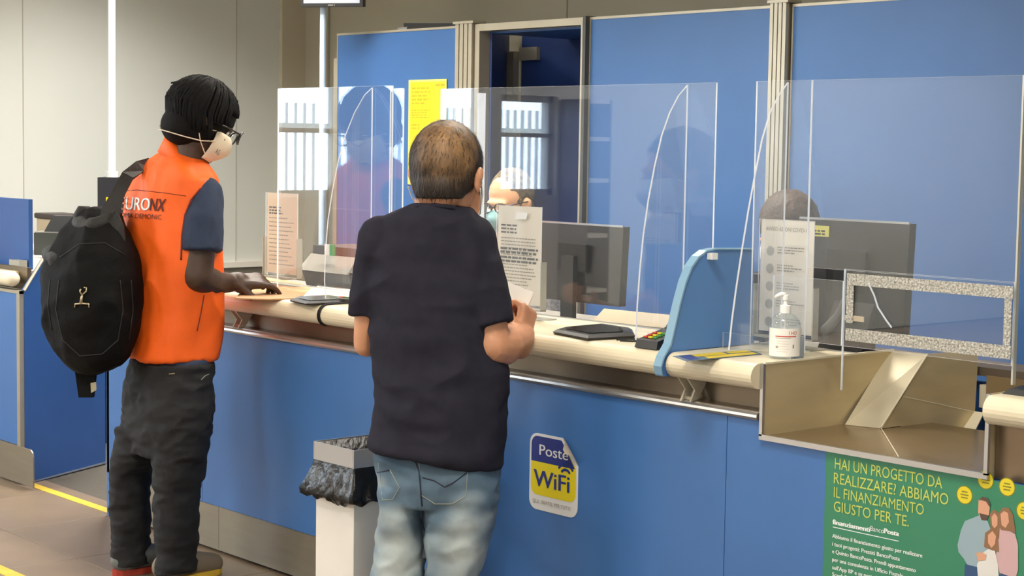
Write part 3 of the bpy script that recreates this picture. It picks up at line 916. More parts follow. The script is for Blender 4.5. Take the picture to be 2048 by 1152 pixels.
holder((-4.232, 3.73, 1.045), .211, .315, 'clear holder with densely printed sheet before the clerk in glasses', paper, rows=18, seed=5, blank_top=.12, darkband=(.55, .46))
holder((-3.083, 3.665 + .10, 1.045) if False else (-3.182, 3.80, 1.042), .190, .316, 'clear holder with safety notice sheet behind the sanitiser bottle', paper, title='AVVISO AZIONI COVID-19', icons=5, seed=21, pocket=.42)
# white stickers on the middle sheet
tag(MB().slab([(-4.245, 3.720, 1.318), (-4.19, 3.720, 1.320), (-4.184, 3.720, 1.340), (-4.235, 3.720, 1.342)], .001).build('white_tape_piece', white), 'bright white piece of tape on the densely printed sheet', 'tape')
# yellow and blue leaflet
L = [onz(1345, 712, 1.002), onz(1372, 722, 1.002), onz(1524, 708, 1.002), onz(1500, 699, 1.002)]
lf = empty('leaflet', (L[0] + L[2]) / 2, 'yellow and blue leaflet lying on the worktop right of the blue divider', 'leaflet')
MB().slab(L, .001).build('sheet', mat('leaflet_blue', (90, 110, 130), .5), lf)
def lerpq(u, v): return (L[0] * (1 - u) + L[3] * u) * (1 - v) + (L[1] * (1 - u) + L[2] * u) * v + Vector((0, 0, .0006))
q_ = MB()
for (u0, u1, v0, v1, k) in ((.22, .62, .05, .5, 0), (.3, .95, .55, .95, 0), (.66, .95, .08, .45, 0), (.06, .2, .1, .9, 1)):
    q_.add([lerpq(u0, v0), lerpq(u1, v0), lerpq(u1, v1), lerpq(u0, v1)], [(0, 1, 2, 3)], k)
q_.build('print', [ylw2, navyp], lf)

# signature / card pads
def pad(pts, h, label, keys=True, name='signature_pad'):
    P_ = [onz(x, y, 1.001) for x, y in pts]
    c = sum(P_, Vector()) / len(P_)
    e = empty(name, (c.x, c.y, 1.0), label, 'pad')
    b = MB(); n = len(P_)
    b.rings([[p for p in P_], [c + (p - c) * 1.03 + Vector((0, 0, h * .5)) for p in P_], [c + (p - c) * .93 + Vector((0, 0, h)) for p in P_]])
    b.build('casing', black, e)
    MB().slab([c + (p - c) * .72 + Vector((0, 0, h + .0012)) for p in P_][::-1], .001).build('writing_surface', scr, e)
    return e
pad([(1108, 668), (1176, 681), (1268, 676), (1262, 664), (1205, 655), (1130, 662)], .014, 'black signature pad lying on the worktop right of the man in the T-shirt')
pad([(581, 603), (612, 610), (680, 607), (702, 601), (660, 595), (598, 597)], .010, 'flat black signature pad on the worktop between the two customers')
st = empty('stylus_cord', (-3.66, 3.52, 1.0), 'coiled black cord beside the right-hand signature pad', 'cord')
c0 = onz(1262, 680, 1.004)
MB().tube([c0 + hr * .04 * math.cos(a) + hf * .028 * math.sin(a) for a in [k * .5 for k in range(-5, 7)]], .0028, 8).build('cord_loop', blackm, st)
# card reader by the divider
cr = onz(1312, 694, 1.001)
ce = empty('card_reader', (cr.x, cr.y, 1.0), 'black card reader with coloured keys beside the blue divider', 'card reader')
MB().hexa([cr + Vector(v) for v in ((-.035, -.05, 0), (.05, -.05, 0), (.05, .10, 0), (-.035, .10, 0), (-.03, -.045, .022), (.05, -.045, .022), (.05, .09, .055), (-.03, .09, .055))]).build('casing', black, ce)
kk = MB()
for i, cm in enumerate((0, 1, 2)):
    for j in range(3):
        p = cr + Vector((-.02 + i * .018, -.03 + j * .018, .0275 + j * .0044))
        kk.box((p.x, p.x + .012), (p.y, p.y + .010), (p.z, p.z + .004), cm)
kk.build('keys', [red, ylw, mat('key_green', (60, 150, 80), .5)], ce)
# small pen rest beside the first pad
pr2 = onz(690, 604, 1.001)
pe = empty('key_pad', (pr2.x, pr2.y, 1.0), 'small dark keypad with red and green keys, left of the T-shirt man', 'keypad')
MB().box((pr2.x - .03, pr2.x + .10), (pr2.y - .02, pr2.y + .06), (1.0, 1.016), 0, .003).build('casing', greyd, pe)
kk = MB()
for i in range(3): kk.box((pr2.x - .02 + i * .03, pr2.x + i * .03), (pr2.y - .01, pr2.y + .005), (1.0165, 1.020), i)
kk.build('keys', [red, MATS['key_green'], red], pe)

# brown envelope under the hand of the man in orange, receipts
E_ = [onz(470, 596, 1.003), onz(505, 560, 1.003), onz(532, 554, 1.003), onz(600, 566, 1.003), onz(628, 579, 1.003), onz(606, 596, 1.003), onz(540, 598, 1.003)]
tag(MB().slab(E_[::-1], .004).build('envelope', kraft), 'large kraft envelope under the hand of the man in orange', 'envelope')
tr_ = [onz(606, 594, 1.008), onz(622, 578, 1.024), onz(646, 594, 1.008)]
tag(MB().slab(tr_, .002).build('folded_slip', paper_w), 'small white folded slip standing between envelope and signature pad', 'slip')
Q = [onz(625, 572, .99), onz(640, 562, .99), onz(705, 562, .99), onz(705, 580, .99)]
tag(MB().slab([Vector((p.x, p.y, .965)) for p in Q], .012).build('paper_stack', paper_w), 'bright white stack of forms on the desk below the grey printer', 'papers')

# printer on staff desk behind screen 1
p0 = ony(632, 548, 4.16); p1 = ony(716, 548, 4.16)
pe = empty('printer', ((p0.x + p1.x) / 2, 4.2, .95), 'grey desk printer behind the leftmost acrylic screen', 'printer')
X0, X1 = p0.x, p1.x + .05
MB().hexa([(X0 + .03, 4.10, .951), (X1, 4.10, .951), (X1, 4.34, .951), (X0 + .03, 4.34, .951), (X0 + .01, 4.08, 1.04), (X1, 4.08, 1.04), (X1, 4.34, 1.04), (X0 + .01, 4.34, 1.04)]).build('base', greyd, pe)
MB().hexa([(X0, 4.07, 1.035), (X1, 4.07, 1.035), (X1, 4.35, 1.035), (X0, 4.35, 1.035), (X0 + .02, 4.12, 1.10), (X1, 4.12, 1.10), (X1, 4.33, 1.10), (X0 + .02, 4.33, 1.10)]).build('upper_casing', grey, pe)
box('lid', (X0 + .02, X1), (4.13, 4.33), (1.10, 1.135), greyd, pe)
cg = ony(665, 500, 4.11)
MB().box((cg.x - .035, cg.x + .0), (4.095, 4.10), (cg.z - .022, cg.z + .022), 0).box((cg.x, cg.x + .035), (4.095, 4.10), (cg.z - .022, cg.z + .022), 1).build('sticker', [paper_w, MATS['key_green']], pe)

# monitors
def monitor(x0, x1, z0, z1, y, label, tilt=.05, sticker=False):
    e = empty('monitor', ((x0 + x1) / 2, y, .95), label, 'monitor')
    dz = z1 - z0
    def pt(x, z, o): return Vector((x, y + o + (z - z0) * tilt, z))
    MB().hexa([pt(x0, z0, 0), pt(x1, z0, 0), pt(x1, z0, .03), pt(x0, z0, .03), pt(x0, z1, 0), pt(x1, z1, 0), pt(x1, z1, .03), pt(x0, z1, .03)]).build('back_casing', mat('monitor_black', (30, 29, 26), .38), e)
    MB().hexa([pt(x0 + .012, z0 + .012, .031), pt(x1 - .012, z0 + .012, .031), pt(x1 - .012, z0 + .012, .033), pt(x0 + .012, z0 + .012, .033), pt(x0 + .012, z1 - .012, .031), pt(x1 - .012, z1 - .012, .031), pt(x1 - .012, z1 - .012, .033), pt(x0 + .012, z1 - .012, .033)]).build('display', scr, e)
    MB().box((x0 + .001, x1 - .001), (y + dz * tilt - .003, y + dz * tilt + .004), (z1 - .001, z1 + .005)).build('top_bezel', alu, e)
    cx = (x0 + x1) / 2
    b = MB().box((cx - .07, cx + .07), (y - .012, y + .0), (z0 + dz * .4, z0 + dz * .75)); b.build('vent_block', blackm, e)
    MB().box((cx - .03, cx + .03), (y - .03, y - .012), (.955, z0 + dz * .6)).build('stand', black, e)
    MB().box((cx - .11, cx + .11), (y - .07, y + .09), (.951, .960), 0, .003).build('foot', black, e)
    if sticker:
        MB().box((x0 + .035, x0 + .115), (y + dz * tilt * .9 - .004, y + dz * tilt * .9 - .002), (z1 - .050, z1 - .018)).build('label', ylw3, e)
        k_ = MB(); word_lines(k_, (x0 + .045, y + dz * tilt * .9 - .0042, z1 - .036), rx, uz, 2, .005, .009, .06, 0, seed=8); k_.build('label_print', inkd, e)
    return e
monitor(-4.55, -4.105, 1.030, 1.292, 4.06, 'black computer monitor seen from behind, before the clerk in glasses')
monitor(-3.36, -2.965, 1.010, 1.352, 4.05, 'large black computer monitor seen from behind, hiding the second clerk', sticker=True)
# flat items on the staff desk
k0 = [onz(1186, 641, .965), onz(1330, 656, .965), onz(1344, 630, .965), onz(1208, 617, .965)]
tag(MB().slab(k0, .012).build('document_folder', mat('folder_beige', (176, 164, 136), .6)), 'beige document folder lying on the staff desk beside the monitor', 'folder')
bxk = empty('network_box', (-3.45, 4.0, .95), 'black ventilated equipment box beside the safety notice', 'equipment')
MB().box((-3.47, -3.37), (3.93, 4.10), (.951, 1.19), 0, .004).build('casing', black, bxk)
k_ = MB()
for q in range(8): k_.box((-3.455, -3.385), (3.927, 3.931), (.98 + q * .025, .986 + q * .025))
k_.build('slots', greyd, bxk)
dk = empty('desk_phone', (-3.08, 3.93, .95), 'black desk telephone behind the safety notice, with glossy keys', 'telephone')
MB().hexa([(-3.15, 3.88, .951), (-2.99, 3.88, .951), (-2.99, 3.965, .951), (-3.15, 3.965, .951), (-3.14, 3.89, .99), (-3.0, 3.89, .99), (-3.0, 3.965, 1.13), (-3.14, 3.965, 1.13)]).build('casing', black, dk)
MB().limb([(-3.12, 3.905, 1.05), (-3.10, 3.93, 1.09), (-3.09, 3.955, 1.13)], [.016, .012, .016]).build('handset', greyd, dk, smooth=True)
box('paper_strip', (-3.075, -3.01), (3.93, 3.933), (1.08, 1.095), paper_b, dk)

# ------------------------------------------------------------------ WiFi sticker
wx0, wx1, wz0, wz1 = -3.884, -3.672, .470, .700
ws = empty('wifi_sticker', ((wx0 + wx1) / 2, Yf, wz0), 'blue and yellow WiFi sticker with peeling corner on the counter front', 'sticker')
yw = Yf - .0015
def rrect(x0, x1, z0, z1, r, y, cut=None):
    pts = []
    for cx, cz, a0_ in ((x1 - r, z0 + r, -90), (x1 - r, z1 - r, 0), (x0 + r, z1 - r, 90), (x0 + r, z0 + r, 180)):
        if cut and cx > x0 + r and cz > z0 + r * 1.5:
            pts += [Vector((x1, y, z1 - cut[1])), Vector((x1 - cut[0], y, z1))]; continue
        for k in range(7):
            a = math.radians(a0_ + k * 15); pts.append(Vector((cx + r * math.cos(a), y, cz + r * math.sin(a))))
    return pts
cut = (.068, .075)
MB().slab(rrect(wx0, wx1, wz0, wz1, .032, yw, cut), .001).build('backing', stw, ws)
ip = MB()
q1 = rrect(wx0 + .008, wx1 - .008, wz0 + .045, wz1 - .008, .026, yw - .0006, cut)
zs = wz1 - .085
up_ = [Vector((wx0 + .008, yw - .0008, zs)), Vector((wx1 - .008 - .004, yw - .0008, zs)), Vector((wx1 - cut[0] - .004, yw - .0008, wz1 - .008))] + [p + Vector((0, -.0002, 0)) for p in q1 if p.x < wx0 + .04 and p.z > wz1 - .04]
ip.add(q1, [tuple(range(len(q1)))], 1)
ip.add(up_, [tuple(range(len(up_)))], 0)
text_into(ip, 'Poste', (wx0 + .045, yw - .0012, zs + .022), rx, uz, .032, .125, 2, bold=.0008)
text_into(ip, 'WiFi', (wx0 + .022, yw - .0012, wz0 + .072), rx, uz, .050, .155, 0, bold=.0016)
text_into(ip, 'QUI, GRATIS, PER TUTTI', (wx0 + .018, yw - .0008, wz0 + .020), rx, uz, .011, .165, 3)
for r0 in (.018, .034):
    cxw, czw = wx1 - .052, wz0 + .116
    pa = []
    for k in range(11):
        a = math.radians(35 + k * 11); pa.append(Vector((cxw + r0 * math.cos(a), yw - .0013, czw + r0 * math.sin(a))))
    pb = [Vector((cxw + (p.x - cxw) * (r0 + .008) / r0, p.y, czw + (p.z - czw) * (r0 + .008) / r0)) for p in pa]
    ip.add(pa + pb, [(k, k + 1, k + 12, k + 11) for k in range(10)], 0)
ip.build('print', [navyp, wifiy, stw, ink], ws)
# curled corner
cpt = []
a_ = Vector((wx1, yw, wz1 - cut[1])); b_ = Vector((wx1 - cut[0], yw, wz1))
e_dir = (b_ - a_); nn_ = Vector((-.62, 0, -.70)).normalized()
cm_ = MB()
rws = []
for k in range(7):
    t_ = k / 6; ang = t_ * 2.6; rr = .016
    off = nn_ * (-1) * rr * math.sin(ang) * .8 + Vector((0, -rr * (1 - math.cos(ang)), 0))
    rws.append([a_ + e_dir * (.0 + .42 * t_) + off, a_ + e_dir * (1 - .42 * t_) + off])
vv = [p for r in rws for p in r]
cm_.add(vv, [(2 * k, 2 * k + 1, 2 * k + 3, 2 * k + 2) for k in range(6)])
cm_.build('curled_corner', mat('sticker_back', (170, 158, 140), .5), ws, smooth=True)

# ------------------------------------------------------------------ green poster
gx0, gx1, gz0, gz1 = -2.767, -1.75, -.0, .800
gp = empty('green_poster', ((gx0 + gx1) / 2, Yf, .2), 'green loan advertisement poster with a family on the counter front', 'poster')
yg_ = Yf - .0015
box('sheet', (gx0, gx1), (yg_, Yf - .0003), (.19, gz1), green, gp)
tp = MB()
def gtext(s, pxL, pyB, pxR, pyRb, hpx, k, bold=0):
    a = ony(pxL, pyB, yg_); b2 = ony(pxR, pyRb, yg_); c2 = ony(pxL, pyB - hpx, yg_)
    text_into(tp, s, (a.x, yg_ - .0004, a.z), rx, uz, c2.z - a.z, b2.x - a.x, k, bold=bold)
gtext('HAI UN PROGETTO DA', 1670, 937, 1885, 972, 22, 0)
gtext('REALIZZARE? ABBIAMO', 1668, 966, 1897, 1006, 22, 0)
gtext('IL FINANZIAMENTO', 1668, 994, 1848, 1026, 21, 0)
gtext('GIUSTO PER TE.', 1668, 1022, 1818, 1050, 21, 0)
gtext('finanziamenti', 1666, 1048, 1740, 1061, 10, 1, bold=.0012)
gtext('Banco', 1741, 1061, 1768, 1066, 10, 1)
gtext('Posta', 1769, 1066, 1798, 1071, 10, 1, bold=.0012)
a = ony(1666, 1053, yg_); b2 = ony(1798, 1077, yg_)
flat(tp, a.x, b2.x, a.z - .002, a.z, yg_ - .0005, 1)
for s, y0, xr in (('Abbiamo il finanziamento giusto per realizzare', 1075, 1845), ('i tuoi progetti: Prestiti BancoPosta', 1091, 1800), ('e Quinto BancoPosta. Prendi appuntamento', 1106, 1832),
                  ('per una consulenza in Ufficio Postale,', 1122, 1809), ("sull'App BP e su poste.it", 1138, 1757), ('Scegli Poste per i tuoi progetti', 1152, 1788)):
    gtext(s, 1665, y0, xr, y0 + (xr - 1665) * .195, 8, 1, bold=.0004)
# round icons and the family
def disc(px, py, rp, k, y, sx=1.0):
    c = ony(px, py, y); e_ = ony(px, py - rp, y).z - c.z
    tp.add([Vector((c.x + e_ * sx * math.cos(t), y, c.z + e_ * math.sin(t))) for t in [2 * math.pi * q / 24 for q in range(24)]], [tuple(range(24))], k)
for px, py in ((1929, 990), (1971, 960), (2014, 974), (2049, 1022)):
    disc(px, py, 19, 3, yg_ - .0004); disc(px, py, 17, 2, yg_ - .0006)
    c = ony(px, py, yg_ - .0009)
    for q, (w2, h2, z2) in enumerate(((.016, .003, .006), (.022, .003, -.001), (.018, .003, -.008))):
        flat(tp, c.x - w2 / 2, c.x + w2 / 2, c.z + z2, c.z + z2 + h2, c.y - .0001 * q, 3)
def poly(pts, k, lift):
    y = yg_ - lift
    P_ = [ony(x, yv, y) for x, yv in pts]
    tp.add(P_, [tuple(range(len(P_)))], k)
# man
poly([(1948, 1035), (1960, 1030), (1975, 1042), (1982, 1060), (1983, 1140), (1935, 1130), (1928, 1118), (1917, 1104), (1915, 1090), (1922, 1060), (1930, 1042)], 4, .0010)
poly([(1957, 1000), (1965, 994), (1975, 998), (1980, 1010), (1978, 1030), (1970, 1040), (1962, 1038), (1956, 1025)], 5, .0014)
poly([(1957, 1001), (1964, 993), (1976, 997), (1981, 1009), (1979, 1014), (1972, 1003), (1962, 1000)], 6, .0018)
poly([(1958, 1026), (1978, 1031), (1972, 1041), (1963, 1040)], 6, .0017)
poly([(1930, 1128), (1962, 1136), (1964, 1168), (1928, 1160)], 7, .0012)
# mother and girls
poly([(1998, 1056), (2012, 1058), (2030, 1068), (2036, 1090), (2036, 1140), (2030, 1160), (2000, 1150), (1992, 1110), (1996, 1080)], 8, .0012)
poly([(1998, 1025), (2006, 1015), (2018, 1016), (2026, 1030), (2031, 1066), (2018, 1062), (2002, 1060), (1996, 1045)], 9, .0016)
poly([(2001, 1028), (2008, 1022), (2016, 1026), (2018, 1044), (2011, 1056), (2003, 1050)], 5, .0020)
poly([(1980, 1028), (1988, 1018), (1997, 1026), (2000, 1050), (1998, 1078), (1982, 1068)], 9, .0014)
poly([(1983, 1034), (1989, 1026), (1995, 1034), (1995, 1050), (1989, 1057), (1984, 1050)], 5, .0018)
poly([(1970, 1066), (1984, 1056), (1995, 1066), (1998, 1104), (1984, 1100), (1968, 1094)], 9, .0020)
poly([(1976, 1070), (1985, 1062), (1992, 1072), (1990, 1088), (1983, 1096), (1976, 1086)], 5, .0024)
poly([(1962, 1108), (1976, 1098), (1990, 1102), (1996, 1130), (1998, 1164), (1956, 1156), (1954, 1130)], 10, .0018)
poly([(1952, 1106), (1964, 1104), (1973, 1110), (1970, 1120), (1956, 1122)], 5, .0026)
poly([(2000, 1146), (2030, 1156), (2026, 1170), (2000, 1168)], 7, .0016)
tp.build('print', [lime, whitep, mat('icon_yellow', (228, 206, 40), .5), mat('icon_olive', (130, 130, 30), .6), mat('print_grey_blue', (150, 172, 180), .6),
                   mat('print_skin', (216, 160, 128), .6), mat('print_brown', (92, 70, 56), .6), mat('print_denim', (50, 80, 120), .6), mat('print_pink', (206, 168, 168), .6),
                   mat('print_hair', (142, 104, 72), .6), mat('print_white', (224, 220, 214), .6)], gp)
# hidden upper corner of poster is fine: the tray covers it

# ------------------------------------------------------------------ left counter (kiosk)
kc = empty('side_counter', (-7.9, 3.6, 0), 'blue counter at the far left with slanted side panel and steel plinth', 'counter')
KX = -7.305
box('front_panel', (-9.3, KX - .03), (Yf, Yf + .02), (.18, .862), blue, kc)
box('corner_trim', (KX - .03, KX), (Yf - .003, Yf + .03), (.10, .875), alu_beige, kc)
box('top_rail', (-9.3, KX), (Yf - .004, Yf + .03), (.862, .876), alu_beige, kc)
pq = [(-9.3, 0, .012), (-7.165, 0, .012), (-7.165, 0, .15), (-7.172, 0, .165), (-7.19, 0, .178), (-9.3, 0, .178)]
MB().slab([Vector((p[0], Yf - .01, p[2])) for p in pq], .006).build('plinth_plate', plinthm, kc)
sp = [(-7.30, 3.50, .0), (-7.557, 4.033, .0), (-7.557, 4.033, 1.12), (-7.40, 3.72, 1.09), (-7.345, 3.615, 1.010), (-7.30, 3.50, .878)]
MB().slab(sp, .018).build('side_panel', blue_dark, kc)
et = MB(); et.tube([(-7.30, 3.497, .876), (-7.345, 3.61, 1.010), (-7.40, 3.72, 1.09)], .008, 8); et.build('side_edge', alu_beige, kc)
MB().tube([(-7.31, 3.51, .006), (-7.557, 4.033, .006)], .006, 6).build('base_trim', alu, kc)
box('fascia', (-9.3, KX - .03), (Yf + .05, Yf + .07), (.876, .975), steel_dk, kc)
wt2 = MB(); wt2.limb([(-9.3, 3.475, .925), (-7.37, 3.475, .925)], [.034, .034]).build('nose_roll', cream_roll, kc, smooth=True)
box('worktop_slab', (-9.3, -7.42), (3.47, 4.0), (.93, .955), cream, kc)
bp = empty('blue_side_screen', (-7.9, 3.6, .97), 'dark blue rectangular privacy board on the far left counter', 'board')
box('board', (-8.6, -7.463), (3.60, 3.62), (.957, 1.277), blue_dark, bp)
box('clear_sleeve', (-7.56, -7.46), (3.55, 3.59), (.957, 1.0), MATS['acrylic_pocket'], bp)
# white cabinet and things on it
cb_ = at(75, 500, 9.4)
cab = empty('white_cabinet', (cb_.x, cb_.y, 0), 'pale low cabinet behind the far left counter', 'cabinet')
cx_, cy_ = cb_.x, cb_.y
box('body', (cx_ - .5, cx_ + .30), (cy_, cy_ + .35), (0, cb_.z - .02), mat('pale_green_white', (214, 212, 196), .5), cab)
box('top', (cx_ - .51, cx_ + .31), (cy_ - .01, cy_ + .36), (cb_.z - .02, cb_.z), white_paint, cab)
b0 = at(100, 492, 9.3)
bz = cb_.z
bx = empty('beige_box', (b0.x, b0.y + .1, bz), 'beige storage box with dark lid at the far left', 'box')
MB().box((b0.x - .25, b0.x), (cy_ + .05, cy_ + .20), (bz + .001, bz + .165), 0, .006).build('body', beige, bx)
MB().box((b0.x - .26, b0.x + .003), (cy_ + .04, cy_ + .21), (bz + .165, bz + .195), 0, .008).build('lid', mat('lid_brown', (58, 48, 46), .5), bx)
g0 = at(114, 488, 9.05)
gm = empty('label_printer', (g0.x, g0.y, bz), 'dark grey desktop label printer on the pale cabinet, left of the backpack', 'printer')
gr_ = hr
gc = Vector((g0.x, g0.y, 0))
base_z = bz + .001
obox(MB(), gc + Vector((0, 0, base_z + .057)), hr, uz, -hf, .100, .056, .07).build('casing', mat('printer_grey', (62, 66, 60), .45), gm)
obox(MB(), gc + Vector((0, 0, base_z + .115)) + hr * .0, hr, uz, -hf, .096, .004, .066).build('seam_line', grey, gm)
MB().hexa([gc + hr * a_1 - hf * b_1 + Vector((0, 0, z_1)) for a_1, b_1, z_1 in ((-.05, .06, base_z + .120), (.095, .06, base_z + .120), (.095, -.06, base_z + .120), (-.05, -.06, base_z + .120), (-.01, .04, base_z + .20), (.095, .04, base_z + .20), (.095, -.04, base_z + .20), (-.01, -.04, base_z + .20))]).build('roll_cover', mat('smoked_cover', (40, 42, 42), .3), gm)
box('support_shelf', (g0.x - .12, g0.x + .12), (cy_ - .3, cy_ - .01), (bz - .02, bz), white_paint, None)
tag(bpy.data.objects['support_shelf'], 'white shelf board under the dark grey label printer', 'shelf')

# floor tape
tag(box('floor_tape', (-7.30, -6.50), (3.500, 3.545), (.0005, .002), yellow), 'yellow tape strip on the floor across the gap between the counters', 'tape')
tag(box('floor_tape', (-9.0, -5.70), (2.70, 2.755), (.0005, .002), yellow), 'yellow queue line tape on the tiles at the lower left corner', 'tape')

# ------------------------------------------------------------------ waste bin
bn_l = ony(632, 990, 3.06); bn_r = ony(708, 1000, 3.06)
bx0, bx1, by0, by1 = bn_l.x, bn_r.x, 3.06, 3.30
bt = ony(708, 900, 3.06).z
wb = empty('waste_bin', ((bx0 + bx1) / 2, (by0 + by1) / 2, 0), 'square white waste bin with black liner, left of the man in the T-shirt', 'bin')
box('body', (bx0, bx1), (by0, by1), (0, bt - .07), white_paint, wb, bev=.002)
fr_ = MB(); th = .004; z0, z1 = bt - .055, bt
fr_.box((bx0 - .003, bx1 + .003), (by0 - .006, by0 - .002), (z0, z1)).box((bx0 - .003, bx1 + .003), (by1 + .002, by1 + .006), (z0, z1)).box((bx0 - .006, bx0 - .002), (by0 - .006, by1 + .006), (z0, z1)).box((bx1 + .002, bx1 + .006), (by0 - .006, by1 + .006), (z0, z1))
fr_.build('steel_rim', alu, wb)
# liner: flared skirt with crumple
rg = []
rnd = random.Random(4)
def sq(t, x0, x1, y0, y1):
    t = (t % 1) * 4; k = int(t); f_ = t - k
    c4 = [(x0, y0), (x1, y0), (x1, y1), (x0, y1)]
    a, b = c4[k], c4[(k + 1) % 4]
    return a[0] + (b[0] - a[0]) * f_, a[1] + (b[1] - a[1]) * f_
NL = 96
for kk_, (z, gr) in enumerate(((bt - .12, -.010), (bt - .002, -.004), (bt - .004, .0), (bt - .05, .003), (bt - .08, .012), (bt - .11, .024), (bt - .145, .036), (bt - .165, .030), (bt - .160, .012))):
    ring = []
    for q in range(NL):
        x, y = sq(q / NL, bx0 - gr, bx1 + gr, by0 - gr, by1 + gr)
        am = max(0, gr) * .45
        nz_ = noise.noise(Vector((q * .35, kk_ * .6, 1.3)))
        nz2 = noise.noise(Vector((q * .9, kk_ * 1.6, 4.3)))
        cx, cy = (bx0 + bx1) / 2, (by0 + by1) / 2
        d = Vector((x - cx, y - cy, 0)).normalized()
        ring.append(Vector((x, y, z + (nz_ * .02 if gr > .02 else 0))) + d * (nz_ * am * 1.6 + nz2 * am))
    rg.append(ring)
MB().rings(rg, 0, False).build('bin_liner', mat('black_polythene', (18, 17, 15), .34, bump=.6, bscale=38), wb, smooth=True)

# ------------------------------------------------------------------ people
def frame(c, f, up):
    f = f.normalized(); r = f.cross(up).normalized(); u = r.cross(f).normalized()
    return lambda x, y, z: c + r * x + f * y + u * z, Matrix((r, f, u)).transposed()

def head_into(b, c, f, up, s):
    P, R = frame(c, f, up)
    e = lambda x, y, z, rx_, ry_, rz_: b.ell(P(x * s, y * s, z * s), (rx_ * s, ry_ * s, rz_ * s), R)
    e(0, -.012, .018, .076, .094, .094)        # cranium
    e(0, .012, -.045, .062, .076, .080)        # face
    e(0, .030, -.095, .042, .052, .036)        # chin / jaw
    e(0, -.045, -.045, .056, .052, .06)        # nape
    e(0, .078, .006, .048, .018, .014)         # brow
    e(0, .092, -.030, .013, .016, .022)        # nose
    e(0, .104, -.042, .014, .013, .010)
    e(0, .086, -.070, .026, .012, .008)        # lips
    for sx in (-1, 1):
        e(sx * .040, .066, -.035, .020, .018, .020)      # cheek
        e(sx * .079, -.008, -.025, .008, .018, .031)     # ear
        e(sx * .086, -.014, -.012, .007, .013, .018)
    return P, R

def eyes(parent, P, s, iris):
    for sx in (-1, 1):
        g = MB(); g.ell(P(sx * .031 * s, .072 * s, -.008 * s), (.0125 * s, .0125 * s, .0115 * s)); g.build('eye', mat('eye_white', (226, 220, 212), .25), parent, smooth=True)
        g = MB(); g.ell(P(sx * .031 * s, .080 * s, -.008 * s), (.006 * s, .006 * s, .006 * s)); g.build('iris', iris, parent, smooth=True)

def hand_into(b, wrist, d, n, s=1.0, curl=(.5, .5, .5, .5), thumb=.4, right=True, spread=.12):
    """palm along d with back-of-hand normal n; fingers curl towards -n"""
    d = d.normalized(); n = (n - d * n.dot(d)).normalized(); side = d.cross(n).normalized()
    if not right: side = -side
    # side points to the thumb
    b.limb([wrist - d * .02 * s, wrist + d * .02 * s], [.027 * s, .030 * s])
    for k, o in enumerate((-.028, -.010, .010, .028)):
        b.limb([wrist + side * o * .6 * s + d * .01 * s, wrist + side * o * s + d * .088 * s - n * .002 * s], [.017 * s, .0125 * s], 12)
    lens = (.058, .072, .078, .070)
    for k, o in enumerate((-.030, -.010, .010, .030)):
        base = wrist + side * o * s + d * .085 * s
        dir_ = (d + side * (o * spread * 20 * .1)).normalized()
        L3 = [lens[k] * s * q for q in (.45, .30, .25)]
        pts = [base - d * .012 * s, base]; a = 0
        for q in range(3):
            a += curl[k] * (1.0, 1.25, .9)[q]
            pts.append(pts[-1] + (dir_ * math.cos(a) - n * math.sin(a)) * L3[q])
        b.limb(pts, [.0105 * s, .0105 * s, .0095 * s, .0085 * s, .0072 * s], 10)
    t0 = wrist + side * .022 * s + d * .018 * s
    td = (side * (1 - thumb * .5) + d * .8 - n * thumb).normalized()
    b.limb([t0, t0 + td * .035 * s, t0 + td * .060 * s + (d * .5 - n * thumb * .5).normalized() * .012 * s, t0 + td * .066 * s + (d - n * thumb).normalized() * .036 * s], [.014 * s, .0125 * s, .011 * s, .009 * s], 10)

def fold(freq, amp, axis=(1, 1, .35), seed=0.0):
    def f(p):
        q = Vector((p.x * axis[0] * freq, p.y * axis[1] * freq, p.z * axis[2] * freq)) + Vector((seed, 0, 0))
        v = noise.noise(q) + .5 * noise.noise(q * 2.1 + Vector((3, 1, 2)))
        return amp * (1 - abs(v) * 2.4)
    return f

class Fig:
    def __init__(s, d, cx):
        s.d = d; s.k = d / FOC
    def O(s, px, py, w=0.0):
        return at(px, py, s.d + w)
    def ring(s, y, xl, xr, b, w=0.0, yaw=0.0, dy=0.0, n=36, e=2.25):
        c = s.O((xl + xr) / 2, y, w); A = (xr - xl) / 2 * (s.d + w) / FOC
        a = math.sqrt(max(A * A - (b * math.sin(yaw)) ** 2, (A * .35) ** 2)) / max(math.cos(yaw), .2)
        r = hr * math.cos(yaw) - hf * math.sin(yaw); f = hf * math.cos(yaw) + hr * math.sin(yaw)
        out = []
        for j in range(n):
            t = 2 * math.pi * j / n; ct_, st_ = math.cos(t), math.sin(t)
            x = a * math.copysign(abs(ct_) ** (2 / e), ct_); z = b * math.copysign(abs(st_) ** (2 / e), st_)
            p = c + r * x + f * z
            p.z -= dy * s.k * ((p - c).dot(hr) / max(A, .01))
            out.append(p)
        return out
    def loft(s, mb, rows, yaw=0.0):
        R_ = []
        rows = [tuple(r) + (0,) * (6 - len(r)) for r in rows]
        dens = []
        for i in range(len(rows) - 1):
            for t in (0, .34, .67):
                dens.append([rows[i][q] * (1 - t) + rows[i + 1][q] * t for q in range(6)])
        dens.append(rows[-1])
        for y, xl, xr, b, w, dy in dens: R_.append(s.ring(y, xl, xr, b, w, yaw, dy))
        mb.rings(R_)

